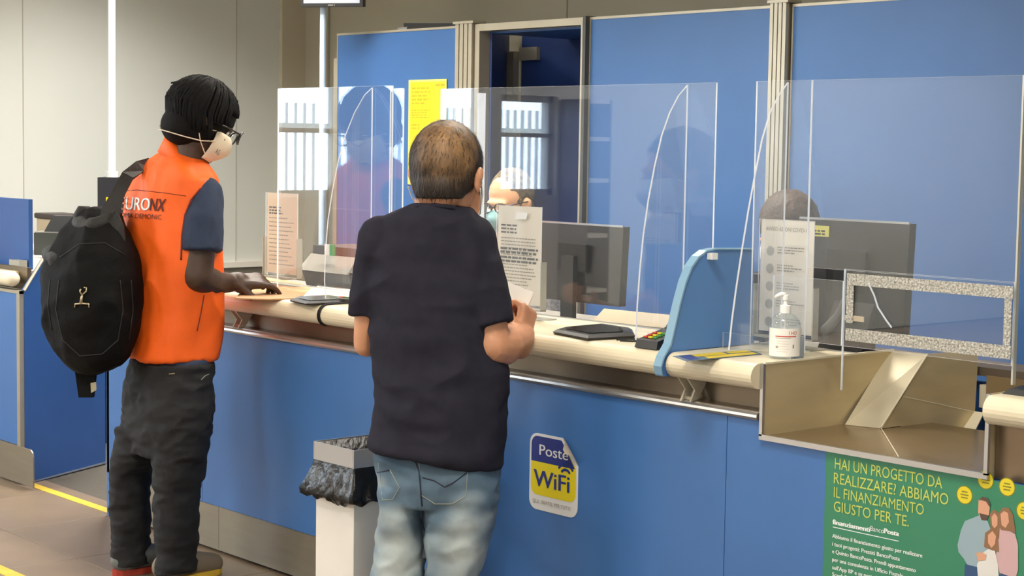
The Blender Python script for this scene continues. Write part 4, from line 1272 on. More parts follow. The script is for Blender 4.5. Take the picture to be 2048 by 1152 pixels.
# ---- man in the navy T-shirt
F2 = Fig(5.04, 900)
yw2 = math.radians(16)
body_p = empty('person', (F2.O(855, 900).x, F2.O(855, 900).y, 0), 'man in navy T-shirt and faded jeans, seen from behind, reading a paper at the counter', 'person')
b = MB()
hc = F2.O(896, 338, .0)
hf2 = (hf * math.cos(math.radians(20)) + hr * math.sin(math.radians(20)) - Vector((0, 0, .10))).normalized()
hs = 1.24
P2, R2 = head_into(b, hc, hf2, Vector((0, 0, 1)), hs)
b.limb([F2.O(886, 350, -.01), F2.O(880, 405, .0), F2.O(874, 450, .02)], [.074, .074, .070])
b.limb([F2.O(945, 400, .03), F2.O(938, 430, .03)], [.030, .03])
F2.loft(b, [(455, 810, 930, .05, .02), (490, 765, 960, .085), (560, 760, 970, .10), (700, 770, 975, .10), (860, 775, 975, .10), (960, 785, 965, .09)], yw2)
# arms
b.limb([F2.O(758, 480, .02), F2.O(744, 560, .02), F2.O(736, 640, .04), F2.O(733, 688, .06)], [.050, .046, .040, .038])
b.limb([F2.O(733, 688, .06), F2.O(790, 672, .20), F2.O(860, 628, .33)], [.038, .036, .026])
b.limb([F2.O(945, 490, -.04), F2.O(968, 590, -.06), F2.O(986, 685, -.06)], [.052, .050, .052])
b.limb([F2.O(983, 690, -.06), F2.O(1006, 690, .00), F2.O(1036, 676, .09), F2.O(1046, 670, .13)], [.060, .060, .044, .036])
hand_into(b, F2.O(1043, 684, .11), (hr * .16 + Vector((0, 0, .80)) + hf * .30), (hr * .85 - hf * .50), 1.12, (1.35, 1.3, 1.2, 1.1), .55, right=False)
hand_into(b, F2.O(860, 628, .33), (hr * .8 + hf * .35 + Vector((0, 0, .15))), Vector((0, 0, -.9)) + hf * .2, 1.0, (.5, .5, .5, .5), .5, right=False)
for (xl, xr, xb) in ((762, 850, 0), (853, 995, 1)):
    cx = (xl + xr) / 2
    b.limb([F2.O(cx + (12 if cx < 850 else -8), 950, 0), F2.O(cx - 2, 1150, .0), F2.O(cx - 6, 1330, 0)], [.05, .04, .03])
bod = b.blob('body', tan_skin, body_p, voxel=.0055, smooth=2)
eyes(bod, P2, hs, mat('brown_iris', (60, 40, 30), .3))
# T-shirt
def tee_disp(p):
    base = fold(5, .006, (1, 1, 1.6), 3.1)(p)
    zz = p.z
    wgt = max(0, min(1, (.98 - zz) / .2))
    q = Vector(((p.x + p.y) * 4.0, zz * 17 + (p.x - p.y) * 5, 2.0))
    return base + wgt * .012 * noise.noise(q) + .003 * noise.noise(Vector((p.x * 18, p.y * 18, p.z * 6)))
b = MB()
F2.loft(b, [(409, 822, 925, .088, -.01), (418, 800, 945, .095, -.01), (436, 768, 960, .102, -.01), (462, 742, 982, .112), (505, 726, 996, .12), (560, 726, 998, .125), (630, 735, 992, .128), (700, 743, 1004, .132), (740, 748, 1016, .136), (800, 752, 1013, .14), (850, 746, 1010, .14), (885, 737, 1008, .142, 0, 6), (902, 735, 1005, .142, 0, 14), (914, 738, 1003, .138, 0, 16)], yw2)
b.limb([F2.O(762, 476, .0), F2.O(745, 540, .02), F2.O(735, 632, .035)], [.062, .062, .053], ends=(True, False))
b.limb([F2.O(940, 478, -.02), F2.O(962, 560, -.05), F2.O(986, 652, -.07)], [.070, .068, .062], ends=(True, False))
shirt = b.blob('t_shirt', tee, body_p, voxel=.006, smooth=3, disp=tee_disp)
cr_ = MB(); cr_.tube([F2.O(812, 420, -.04), F2.O(835, 413, -.085), F2.O(872, 411, -.10), F2.O(905, 415, -.095), F2.O(932, 430, -.05)], .007, 8); cr_.build('collar', tee, body_p, smooth=True)
# jeans
denim = bpy.data.materials.new('faded_denim'); denim.use_nodes = True
nt = denim.node_tree; bs = nt.nodes['Principled BSDF']; bs.inputs['Roughness'].default_value = .85
ca = nt.nodes.new('ShaderNodeVertexColor'); ca.layer_name = 'tone'
tcn = nt.nodes.new('ShaderNodeTexCoord'); n1 = nt.nodes.new('ShaderNodeTexNoise'); n1.inputs['Scale'].default_value = 14; n1.inputs['Detail'].default_value = 6
nt.links.new(tcn.outputs['Object'], n1.inputs['Vector'])
mx = nt.nodes.new('ShaderNodeMixRGB'); mx.blend_type = 'OVERLAY'; mx.inputs[0].default_value = .45
nt.links.new(ca.outputs[0], mx.inputs[1]); nt.links.new(n1.outputs['Fac'], mx.inputs[2]); nt.links.new(mx.outputs[0], bs.inputs['Base Color'])
n3 = nt.nodes.new('ShaderNodeTexNoise'); n3.inputs['Scale'].default_value = 350; nt.links.new(tcn.outputs['Object'], n3.inputs['Vector'])
bpn = nt.nodes.new('ShaderNodeBump'); bpn.inputs['Strength'].default_value = .15; bpn.inputs['Distance'].default_value = .004
nt.links.new(n3.outputs['Fac'], bpn.inputs['Height']); nt.links.new(bpn.outputs[0], bs.inputs['Normal'])
def jean_paint(p):
    c0 = np.array(lin((92, 114, 130))); c1 = np.array(lin((186, 196, 194))); c2 = np.array(lin((48, 70, 88)))
    p = Vector(p); c = F2.O(900, 1060)
    u = (p - c).dot(hr); z = p.z
    v = .5
    for (uc, zc_, ru, rz) in ((F2.k * -100, .40, .07, .10), (F2.k * 30, .42, .06, .12), (F2.k * -110, .30, .05, .06)):
        v += .75 * math.exp(-(((u - uc) / ru) ** 2 + ((z - zc_) / rz) ** 2))
    v += .55 * noise.noise(Vector((p.x * 9, p.y * 9, p.z * 16))) - .35 * max(0, (z - .56) / .1)
    if v > .5: k = min(1, (v - .5) / .7); return c0 * (1 - k) + c1 * k
    k = min(1, (.5 - v) / .6); return c0 * (1 - k) + c2 * k
def jean_disp(p):
    return fold(8, .005, (1, 1, 1.6), 9.0)(p) + .004 * noise.noise(Vector((p.x * 10, p.y * 10, p.z * 26)))
b = MB()
F2.loft(b, [(880, 758, 990, .115), (920, 748, 1000, .125), (960, 757, 998, .13), (1005, 763, 994, .12)], yw2)
F2.loft(b, [(970, 760, 856, .10, .01), (1030, 762, 853, .105, .015), (1060, 757, 851, .10, .02), (1110, 748, 850, .09, .02), (1160, 742, 848, .085, .02), (1230, 744, 844, .08, .02), (1320, 748, 838, .075, .02), (1348, 746, 840, .078, .02)], yw2)
F2.loft(b, [(970, 850, 998, .12, -.015), (1030, 851, 989, .115, -.02), (1060, 853, 983, .11, -.02), (1110, 853, 970, .10, -.02), (1160, 852, 953, .09, -.02), (1230, 852, 945, .082, -.02), (1320, 852, 942, .075, -.02), (1350, 850, 944, .078, -.02)], yw2)
jeans = b.blob('jeans', denim, body_p, voxel=.0065, smooth=2, disp=jean_disp, paint=jean_paint)
def bvh_of(o):
    me = o.data; off = wloc(o)
    return BVHTree.FromPolygons([tuple(v.co + off) for v in me.vertices], [tuple(p.vertices) for p in me.polygons])
def stick_line(bvh, pts, r, name, mt, parent, fine=5):
    """a stitched line laid on a garment's surface"""
    P_ = []
    for i in range(len(pts) - 1):
        for t in range(fine):
            P_.append((pts[i][0] + (pts[i + 1][0] - pts[i][0]) * t / fine, pts[i][1] + (pts[i + 1][1] - pts[i][1]) * t / fine))
    P_.append(pts[-1]); Q_ = []
    for px, py in P_:
        h = bvh.ray_cast(EYE, pray(px, py).normalized())
        if h[0]: Q_.append(h[0] + h[1] * r * .2)
    if len(Q_) > 1: MB().tube(Q_, r, 6).build(name, mt, parent, smooth=True)
bj = bvh_of(jeans)
thr = mat('pale_thread', (150, 152, 136), .7); thd = mat('dark_stitch', (28, 32, 52), .7)
stick_line(bj, [(845, 955), (868, 961), (889, 974), (906, 966), (934, 945)], .0016, 'pocket_stitch', thd, jeans)
stick_line(bj, [(755, 945), (779, 940)], .0016, 'pocket_stitch', thd, jeans)
stick_line(bj, [(838, 925), (842, 990), (870, 1008), (905, 1008), (932, 992), (936, 925)], .0012, 'pocket_seam', thr, jeans)
stick_line(bj, [(838, 925), (880, 932), (936, 924)], .0012, 'pocket_seam', thr, jeans)
stick_line(bj, [(757, 925), (765, 1000), (785, 1000), (799, 975), (780, 940)], .0012, 'pocket_seam', thr, jeans)
stick_line(bj, [(822, 905), (838, 940), (843, 1000), (849, 1060)], .0022, 'centre_seam', thd, jeans)
for i, (xl, xr, w) in enumerate(((746, 840, .02), (850, 944, -.02))):
    b = MB(); c = F2.O((xl + xr) / 2, 1360, w); c.z = 0
    ff = (hf * math.cos(yw2) + hr * math.sin(yw2))
    b.limb([c + Vector((0, 0, .045)) - ff * .06, c + Vector((0, 0, .05)) + ff * .04, c + Vector((0, 0, .035)) + ff * .15], [.044, .045, .035])
    b.box((c.x - .01, c.x + .01), (c.y - .01, c.y + .01), (0.001, .05))
    b.blob('shoe', mat('grey_trainer', (90, 90, 92), .7), body_p, voxel=.007, smooth=2)
# hair: cap plus short combed tufts
b = MB()
def hairE(mb, P, R, s, x, y, z, a, b_, c): mb.ell(P(x * s, y * s, z * s), (a * s, b_ * s, c * s), R, 28, 18)
hairmat = bpy.data.materials.new('thinning_brown_hair'); hairmat.use_nodes = True
nt = hairmat.node_tree; bs = nt.nodes['Principled BSDF']; bs.inputs['Roughness'].default_value = .6
ca = nt.nodes.new('ShaderNodeVertexColor'); ca.layer_name = 'tone'
tcn = nt.nodes.new('ShaderNodeTexCoord'); mpn = nt.nodes.new('ShaderNodeMapping'); mpn.inputs['Scale'].default_value = (60, 60, 14)
n1 = nt.nodes.new('ShaderNodeTexNoise'); n1.inputs['Scale'].default_value = 3.0; n1.inputs['Detail'].default_value = 5
nt.links.new(tcn.outputs['Object'], mpn.inputs[0]); nt.links.new(mpn.outputs[0], n1.inputs['Vector'])
mx = nt.nodes.new('ShaderNodeMixRGB'); mx.blend_type = 'OVERLAY'; mx.inputs[0].default_value = .8
nt.links.new(ca.outputs[0], mx.inputs[1]); nt.links.new(n1.outputs['Fac'], mx.inputs[2]); nt.links.new(mx.outputs[0], bs.inputs['Base Color'])
bald = F2.O(900, 290, -.11)
def hair_tone(p):
    d = (Vector(p) - bald).length
    k = max(0, min(1, 1.2 - d / .115))
    k *= .75 + .5 * noise.noise(Vector(p) * 30)
    k = max(0, min(1, k))
    return np.array(lin((36, 28, 21))) * (1 - k) + np.array(lin((158, 120, 78))) * k
def hair_cut(p):
    """below the hairline the cap sinks into the head"""
    q = Vector(p) - hc; u = q.dot(Vector((0, 0, 1))) / hs; y = q.dot(hf2) / hs
    lim = -.066 + max(0, (y + .02)) * 1.2
    return -.03 * max(0, min(1, (lim - u) / .02)) + .0015 * noise.noise(Vector((p.x * 70, p.y * 70, p.z * 25)))
hairE(b, P2, R2, hs, 0, -.014, .016, .083, .1, .096)
hairE(b, P2, R2, hs, 0, -.046, -.036, .064, .060, .066)
hairE(b, P2, R2, hs, .0, -.03, -.02, .077, .06, .06)
hair = b.blob('hair', hairmat, body_p, voxel=.006, smooth=3, disp=hair_cut, paint=hair_tone)
bh = bvh_of(hair)
rnd = random.Random(12); tuft = MB()
crown = F2.O(903, 262, -.05)
for k in range(5200):
    th = rnd.uniform(0, 2 * math.pi); ph = math.acos(rnd.uniform(-.62, 1))
    dr = Vector((math.sin(ph) * math.cos(th), math.sin(ph) * math.sin(th), math.cos(ph)))
    org = hc + dr * .4
    h = bh.ray_cast(org, -dr)
    if not h[0]: continue
    p = h[0]; q = p - hc; yf_ = q.dot(hf2) / hs; uz_ = q.z / hs
    if uz_ < -.070 + max(0, yf_ + .02) * 1.3 or yf_ > .075: continue
    t_ = (p - crown); t_ = (t_ - h[1] * t_.dot(h[1]))
    if t_.length < 1e-4: continue
    t_ = (t_.normalized() + Vector((rnd.uniform(-.35, .35), rnd.uniform(-.35, .35), -.35))).normalized()
    t_ = (t_ - h[1] * t_.dot(h[1])).normalized()
    if (p - bald).length < .095 and rnd.random() < .85: continue
    L_ = rnd.uniform(.010, .024); sd = h[1].cross(t_) * .0011
    a = p + h[1] * .0005
    tuft.add([a - sd, a + sd, a + t_ * L_ + h[1] * .0035], [(0, 1, 2)])
tuft.build('short_hair_strands', [mat('brown_hair', (44, 34, 26), .55)], hair)['kind'] = 'stuff'
# mask loop behind the ear and mask
def face_mask(parent, P, s, m_, name='face_mask'):
    b = MB(); rows = []
    for i in range(13):
        v = i / 12; z = -.015 - .098 * v
        row = []
        for j in range(17):
            a = math.radians(-72 + 144 * j / 16)
            rr = .070 + .010 * math.sin(v * math.pi) ; fwd = .1 + .022 * math.sin(math.pi * min(1, v * 1.1)) * math.cos(a) ** 2 - .03 * v * v
            row.append(P((rr * math.sin(a)) * s, (.012 + (fwd - .01) * math.cos(a)) * s, z * s))
        rows.append(row)
    v_ = [p for r in rows for p in r]; f_ = [(i * 17 + j, i * 17 + j + 1, (i + 1) * 17 + j + 1, (i + 1) * 17 + j) for i in range(12) for j in range(16)]
    o = obj(name, v_, f_, m_, parent, True)
    md = o.modifiers.new('th', 'SOLIDIFY'); md.thickness = .003
    for sx in (-1, 1):
        for zz in (-.02, -.10):
            MB().tube([P(sx * .072 * s, .035 * s, zz * s), P(sx * .086 * s, .0 * s, (zz * .5 - .02) * s), P(sx * .090 * s, -.018 * s, (-.02 if zz > -.05 else -.045) * s)], .0016 * s, 6).build('ear_loop', m_, o)
    return o
face_mask(body_p, P2, hs, white)
# the paper and pen he holds
pp = [F2.O(985, 560, .21), F2.O(1012, 562, .21), F2.O(1066, 584, .19), F2.O(1048, 640, .17), F2.O(985, 640, .20)]
tag(MB().slab(pp[::-1], .0015).build('sheet_of_paper', paper_w), 'white sheet of paper held up by the man in the T-shirt', 'paper')
tag(MB().tube([F2.O(1054, 612, .165), F2.O(1066, 588, .165)], .0042, 8).build('rolled_slip', paper_w), 'narrow rolled slip gripped between thumb and paper', 'slip')

# ---- man in the orange vest
F1 = Fig(6.27, 345)
yw1 = math.radians(47)
p1 = empty('person', (F1.O(330, 1140).x, F1.O(330, 1140).y, 0), 'man with short dreadlocks in an orange vest, dark trousers and mask, leaning to the counter', 'person')
b = MB()
hc1 = F1.O(406, 240, -.02); az = math.radians(66)
hf1 = (hf * math.cos(az) + hr * math.sin(az)) * .90 - Vector((0, 0, .42)); hf1.normalize()
up1 = (Vector((0, 0, 1)) + hf1 * .42)
h1 = 1.16
P1, R1 = head_into(b, hc1, hf1, up1, h1)
b.limb([F1.O(395, 270, -.02), F1.O(382, 305, -.02), F1.O(360, 350, .0)], [.066, .066, .085])
F1.loft(b, [(350, 315, 405, .06), (400, 285, 415, .085), (560, 295, 410, .085), (700, 295, 405, .085), (860, 280, 400, .085)], yw1)
b.limb([F1.O(405, 395, -.10), F1.O(400, 480, -.13), F1.O(395, 552, -.14)], [.055, .055, .056])
b.limb([F1.O(396, 553, -.14), F1.O(418, 563, -.08), F1.O(446, 565, .02), F1.O(464, 566, .06)], [.056, .054, .039, .033])
b.ell(F1.O(484, 569, .08), (.045, .035, .034))
hand_into(b, F1.O(464, 564, .06), (hr * .88 + hf * .35 + Vector((0, 0, .05))), (Vector((0, 0, .86)) - hf * .45 - hr * .12), 1.2, (.62, .58, .5, .30), .75, right=True)
b.limb([F1.O(300, 390, .16), F1.O(300, 500, .24), F1.O(320, 565, .30)], [.05, .046, .042])
b.limb([F1.O(320, 565, .30), F1.O(360, 564, .40), F1.O(405, 552, .47)], [.042, .036, .028])
hand_into(b, F1.O(405, 552, .47), hr * .6 + hf * .6, Vector((0, 0, 1)), 1.0, (.4, .4, .4, .3), .5, right=False)
for cx, w in ((268, .06), (356, -.08)):
    b.limb([F1.O(cx + 12, 820, w * .8), F1.O(cx - 2, 960, w * .8), F1.O(cx - 4, 1115, w * .8)], [.045, .034, .03])
bod1 = b.blob('body', dark_skin, p1, voxel=.0055, smooth=2)
eyes(bod1, P1, h1, MATS['brown_iris'])
# shirt
b = MB()
F1.loft(b, [(340, 315, 402, .06), (380, 282, 420, .09), (500, 280, 422, .10), (690, 290, 412, .09), (716, 268, 426, .11), (748, 260, 429, .125)], yw1)
b.limb([F1.O(412, 388, -.105), F1.O(406, 440, -.135), F1.O(404, 503, -.15)], [.060, .072, .073], ends=(True, False))
b.limb([F1.O(300, 385, .15), F1.O(298, 440, .19), F1.O(298, 500, .22)], [.06, .068, .068], ends=(True, False))
b.blob('polo_shirt', navy_sleeve, p1, voxel=.0065, smooth=3, disp=fold(9, .003, (1, 1, .7), 5))
# vest
def vest_disp(p):
    return fold(6, .012, (1, 1, .45), 1.7)(p) + .003 * noise.noise(Vector((p.x * 22, p.y * 22, p.z * 8)))
b = MB()
F1.loft(b, [(303, 330, 395, .06, .0), (318, 306, 410, .078), (336, 282, 424, .096), (358, 262, 438, .112), (385, 252, 441, .124), (430, 246, 440, .132), (500, 250, 441, .136), (560, 262, 443, .136), (620, 270, 443, .138), (680, 268, 439, .142), (713, 266, 436, .145)], yw1)
vest = b.blob('vest', orange, p1, voxel=.0065, smooth=3, disp=vest_disp)
# collar: open funnel around the neck
cr_r = []
for (y, xl, xr, bb, w) in ((322, 316, 424, .088, -.005), (305, 326, 412, .078, -.005), (286, 336, 398, .066, -.005)):
    cr_r.append(F1.ring(y + 6, xl, xr, bb, w, yw1, 24))
cb2 = MB(); cb2.rings(cr_r, 0, False); oc = cb2.build('vest_collar', orange, vest, smooth=True)
oc.modifiers.new('t', 'SOLIDIFY').thickness = .006
bv = bvh_of(vest)
dkor = mat('dark_orange_piping', (120, 40, 20), .7)
stick_line(bv, [(447, 372), (425, 368), (400, 378), (382, 400), (370, 430), (364, 470), (362, 520)], .0035, 'armhole_piping', dkor, vest, 6)
stick_line(bv, [(408, 590), (402, 625), (394, 662)], .0022, 'pocket_slit', dkor, vest, 6)
stick_line(bv, [(242, 382), (275, 380), (330, 386), (372, 392)], .0014, 'yoke_seam', dkor, vest, 6)
def decal(bvh, body, quad, mt, parent, name, bold=False):
    """flat print laid on a garment: quad = bottom-left, bottom-right, top-right, top-left"""
    v, f = text_geo(body)
    x0 = min(p.x for p in v); x1 = max(p.x for p in v); y1 = .72
    bl, br_, tr2, tl = quad; out = []
    for p in v:
        u = (p.x - x0) / (x1 - x0); w = max(0, p.y) / y1
        px = (bl[0] * (1 - u) + br_[0] * u) * (1 - w) + (tl[0] * (1 - u) + tr2[0] * u) * w
        py = (bl[1] * (1 - u) + br_[1] * u) * (1 - w) + (tl[1] * (1 - u) + tr2[1] * u) * w
        h = bvh.ray_cast(EYE, pray(px, py).normalized())
        out.append((h[0] - pray(px, py).normalized() * .0045) if h[0] else at(px, py, 6.2))
    mb = MB()
    for dx in ((-.0011, 0, .0011) if bold else (0,)):
        mb.add([p + hr * dx - hf * (.0002 + abs(dx) * .1) for p in out], f)
    mb.build(name, mt, parent)
decal(bv, 'EURO', ((240, 419), (298, 421), (301, 395), (242, 392)), whitep, vest, 'lettering', True)
decal(bv, 'NX', ((299, 421), (327, 423), (333, 397), (302, 395)), mat('vest_brown_print', (92, 34, 24), .7), vest, 'lettering', True)
decal(bv, 'ROMA DEMONIC', ((233, 434), (322, 439), (323, 429), (234, 424)), MATS['vest_brown_print'], vest, 'lettering')
# trousers
b = MB()
F1.loft(b, [(722, 258, 430, .12), (770, 246, 429, .13), (820, 241, 430, .13), (860, 238, 420, .12), (905, 240, 412, .105)], yw1)
F1.loft(b, [(850, 237, 330, .10, .05), (883, 236, 326, .10, .05), (912, 228, 318, .10, .05), (945, 229, 297, .095, .05), (1010, 224, 296, .085, .05), (1060, 231, 297, .08, .05), (1075, 230, 291, .08, .05), (1105, 229, 297, .082, .05), (1128, 231, 303, .085, .05)], math.radians(30))
F1.loft(b, [(850, 305, 422, .11, -.06), (880, 308, 415, .11, -.06), (920, 310, 409, .105, -.06), (955, 311, 404, .10, -.06), (978, 311, 394, .095, -.06), (1015, 311, 393, .09, -.06), (1080, 316, 391, .085, -.06), (1112, 322, 388, .085, -.06), (1130, 313, 392, .09, -.06), (1143, 314, 389, .09, -.06)], math.radians(30))
def tr_disp(p): return fold(9, .006, (1, 1, 1.9), 4.4)(p) + .002 * noise.noise(Vector((p.x * 14, p.y * 14, p.z * 24)))
trou = b.blob('trousers', blackjean, p1, voxel=.0065, smooth=2, disp=tr_disp)
bt_ = bvh_of(trou)
stick_line(bt_, [(338, 748), (350, 747)], .0025, 'pocket_rivet', brass, trou, 3)
stick_line(bt_, [(402, 760), (410, 752), (418, 748)], .0015, 'pocket_stitch', thr, trou, 3)
shoe_g = mat('grey_shoe', (110, 112, 108), .7)
ff = hf * math.cos(yw1) + hr * math.sin(yw1)
for cx, w, mm in ((262, .05, shoe_g), (345, -.06, mat('brown_grey_shoe', (120, 108, 90), .7))):
    c = F1.O(cx, 1140, w); c.z = 0
    e = empty('shoe', (0, 0, 0)); e.parent = p1
    b = MB(); b.limb([c + Vector((0, 0, .055)) - ff * .03, c + Vector((0, 0, .055)) + ff * .06, c + Vector((0, 0, .04)) + ff * .17], [.048, .046, .036])
    b.blob('upper', mm, e, voxel=.006, smooth=2)
    so = MB(); pr_ = []
    for k in range(20):
        t_ = 2 * math.pi * k / 20
        pr_.append(c + ff * (.065 + .14 * math.cos(t_)) + ff.cross(Vector((0, 0, 1))) * .047 * math.sin(t_))
    so.rings([[Vector((q.x, q.y, .001)) for q in pr_], [Vector((q.x, q.y, .022)) for q in pr_]]).build('sole', mat('red_sole', (176, 60, 44), .6) if cx < 300 else yellow, e)
# mask, glasses, dreadlocks
mk = face_mask(p1, P1, h1, maskw)
mp_ = MB(); text_into(mp_, 'AS', P1(.084 * h1, .052 * h1, -.085 * h1), R1 @ Vector((-.55, .83, 0)), R1 @ Vector((0, 0, 1)), .020, .022, 0, lift=.006)
mp_.build('mask_print', inkd, mk)
MB().tube([P1(.076 * h1, .045 * h1, -.050 * h1), P1(.094 * h1, .0, -.070 * h1), P1(.086 * h1, -.05 * h1, -.080 * h1), P1(.055 * h1, -.092 * h1, -.085 * h1), P1(0, -.110 * h1, -.085 * h1), P1(-.05 * h1, -.098 * h1, -.06 * h1)], .0022, 6).build('head_strap', maskw, mk)
def spectacles(parent, P, s, m_, col):
    e = empty('glasses', (0, 0, 0)); e.parent = parent
    b = MB()
    for sx in (-1, 1):
        cxx = .033 * sx
        loop = [P((cxx + .026 * math.cos(t)) * s, (.104 - .010 * abs(math.cos(t) * (1 if math.cos(t) * sx > 0 else .2))) * s, (-.008 + .019 * math.sin(t)) * s) for t in [2 * math.pi * q / 16 for q in range(17)]]
        b.tube(loop, .0028 * s, 6)
        b.tube([P(.060 * sx * s, .092 * s, .0), P(.082 * sx * s, .04 * s, 0), P(.088 * sx * s, -.02 * s, -.006 * s)], .0026 * s, 6)
        l_ = MB(); l_.add(loop[:-1], [tuple(range(16))]); l_.build('lens', glass2, e)
    b.tube([P(-.008 * s, .106 * s, -.004 * s), P(.008 * s, .106 * s, -.004 * s)], .0028 * s, 6)
    b.build('frame', m_, e, smooth=True)
    return e
spectacles(p1, lambda x, y, z: P1(x, y + (.018 * h1 if y > .03 else 0), z + .004), h1, black, None)
b = MB(); hairE(b, P1, R1, h1, 0, -.016, .022, .090, .110, .106); hairE(b, P1, R1, h1, 0, -.048, -.045, .082, .068, .062); hairE(b, P1, R1, h1, 0, -.01, -.03, .090, .07, .06)
def hc_cut(p):
    q = Vector(p) - hc1; y = q.dot(hf1) / h1; u = q.dot(R1 @ Vector((0, 0, 1))) / h1
    lim = -.105 + max(0, y - .045) * 1.6
    return -.03 * max(0, min(1, (lim - u) / .02))
dread = b.blob('hair', hairblack, p1, voxel=.007, smooth=2, disp=hc_cut)
rnd = random.Random(5); lk = MB()
for k in range(300):
    a = rnd.uniform(0, 2 * math.pi); pol = math.acos(1 - rnd.random() * 1.15)
    loc_ = lambda pl, ex=0.0: P1((.094 + ex) * h1 * math.sin(pl) * math.cos(a), (-.016 + (.112 + ex) * math.sin(pl) * math.sin(a)) * h1, (.022 + (.104 + ex) * math.cos(pl)) * h1)
    end = pol + rnd.uniform(.5, .9)
    front = math.sin(a) > .66
    mxp = 1.30 if front else 2.45
    if .15 < math.sin(a) <= .66: mxp = 1.9
    end = min(end + (0 if front else .25), mxp) if (front or pol < .55) else mxp - rnd.uniform(0, .3)
    pts = []
    for q in range(6):
        pl = pol * .5 + (end - pol * .5) * q / 5
        p = loc_(min(pl, 1.6), rnd.uniform(0, .004))
        if pl > 1.6:
            p = p - Vector((0, 0, (pl - 1.6) * .115))
        pts.append(p)
    lk.tube(pts, [.0042, .005, .005, .0048, .0042, .003], 6)
for pts in ([(392, 162), (370, 160), (342, 166)], [(356, 185), (344, 200), (338, 208)], [(337, 235), (328, 246), (320, 253)], [(335, 250), (334, 270), (336, 285)], [(340, 258), (342, 274)], [(468, 192), (475, 203), (470, 214)], [(400, 161), (430, 163), (442, 170)], [(440, 168), (456, 182), (468, 196)]):
    lk.tube([F1.O(x, y, -.02) for x, y in pts], .0032, 6)
lk.build('dreadlocks', hairblack, dread, smooth=True)['kind'] = 'stuff'

# ---- backpack
bkp = empty('backpack', F1.O(180, 740, -.14), 'large worn black backpack hanging from the shoulder of the man in orange', 'backpack')
b = MB()
F1.loft(b, [(418, 176, 222, .05, -.10), (430, 150, 240, .075, -.10), (460, 128, 258, .10, -.11), (500, 104, 270, .13, -.12), (545, 88, 277, .145, -.12), (600, 84, 280, .15, -.12), (650, 90, 277, .145, -.12), (690, 108, 270, .13, -.12), (715, 128, 262, .11, -.12), (735, 150, 240, .085, -.12), (744, 165, 215, .05, -.12)], yw1 * .7)
main = b.blob('main_body', bagm, bkp, voxel=.0075, smooth=4, disp=lambda p: fold(5, .010, (1, 1, .8), 7)(p) + .004 * noise.noise(p * 20))
b = MB(); b.limb([F1.O(102, 508, -.10), F1.O(120, 520, -.16), F1.O(150, 505, -.20)], [.035, .045, .03]); b.limb([F1.O(160, 445, -.14), F1.O(185, 455, -.18), F1.O(215, 440, -.16)], [.03, .035, .028])
b.blob('top_flap', bag2, bkp, voxel=.006, smooth=2, disp=lambda p: .006 * noise.noise(p * 25))
b = MB(); b.tube([F1.O(x, y, w) for x, y, w in ((160, 450, -.14), (155, 432, -.14), (162, 420, -.13), (174, 420, -.12), (184, 436, -.11), (186, 452, -.11))], .017, 10); b.build('carry_handle', bag2, bkp, smooth=True)
# shoulder strap: wide band over the left shoulder
st_ = MB(); path = [(300, 328, .06), (278, 334, -.01), (255, 352, -.08), (236, 388, -.13), (221, 425, -.16), (210, 462, -.17)]
rg = []
for i, (x, y, w) in enumerate(path):
    c = F1.O(x, y, w); t_ = (F1.O(*path[min(i + 1, 5)]) - F1.O(*path[max(i - 1, 0)])).normalized()
    sd = t_.cross(-hf).normalized(); n_ = sd.cross(t_).normalized()
    hw_ = .022 if i < 4 else .032
    rg.append([c + sd * hw_ + n_ * .006, c + sd * hw_ - n_ * .006, c - sd * hw_ - n_ * .006, c - sd * hw_ + n_ * .006])
st_.rings(rg).build('shoulder_strap', bag2, bkp, smooth=False)
b = MB(); b.slab([F1.O(212, 440, -.19), F1.O(206, 478, -.19), F1.O(250, 482, -.19), F1.O(246, 450, -.19), F1.O(232, 420, -.18)], .02); b.build('strap_yoke', bag2, bkp)
bm_ = bvh_of(main)
def on_bag(x, y, l=.004):
    h = bm_.ray_cast(EYE, pray(x, y).normalized())
    return h[0] + h[1] * l if h[0] else F1.O(x, y, -.28)
zipm = mat('zip_grey', (24, 23, 21), .6)
for pts in ([(118, 560), (112, 620), (126, 680), (160, 712), (205, 708), (236, 680), (246, 620), (240, 560)], [(120, 515), (160, 488), (210, 486), (250, 510)], [(262, 560), (266, 620), (258, 680)], [(100, 560), (96, 610), (104, 660)]):
    stick_line(bm_, pts, .0022, 'seam', zipm, bkp, 8)
em = MB(); em.tube([on_bag(165, 590), on_bag(163, 606)], [.0035, .006], 8); em.tube([on_bag(151, 615), on_bag(152, 608), on_bag(165, 607), on_bag(178, 608), on_bag(179, 615)], .0032, 8)
em.tube([on_bag(165, 590), on_bag(161, 583), on_bag(162, 578)], .0028, 8); em.tube([on_bag(166, 589), on_bag(173, 583), on_bag(173, 576), on_bag(168, 575)], .0026, 8)
em.build('metal_emblem', brass, bkp, smooth=True)
b = MB(); b.slab([F1.O(148, 730, -.14), F1.O(157, 795, -.14), F1.O(186, 795, -.14), F1.O(193, 735, -.14)], .02); b.build('hanging_strap', bagm, bkp)
b = MB(); b.slab([F1.O(181, 766, -.165), F1.O(182, 786, -.165), F1.O(193, 780, -.165), F1.O(192, 764, -.165)], .004); b.build('strap_buckle', brass, bkp)

# ---- clerk in glasses and light blue mask
dC = 7.35
kC = dC / FOC
c1p = at(1030, 560, dC)
p3 = empty('person', (c1p.x, c1p.y, 0), 'clerk with glasses and pale blue mask behind the large acrylic screen', 'person')
azc = math.radians(-28)
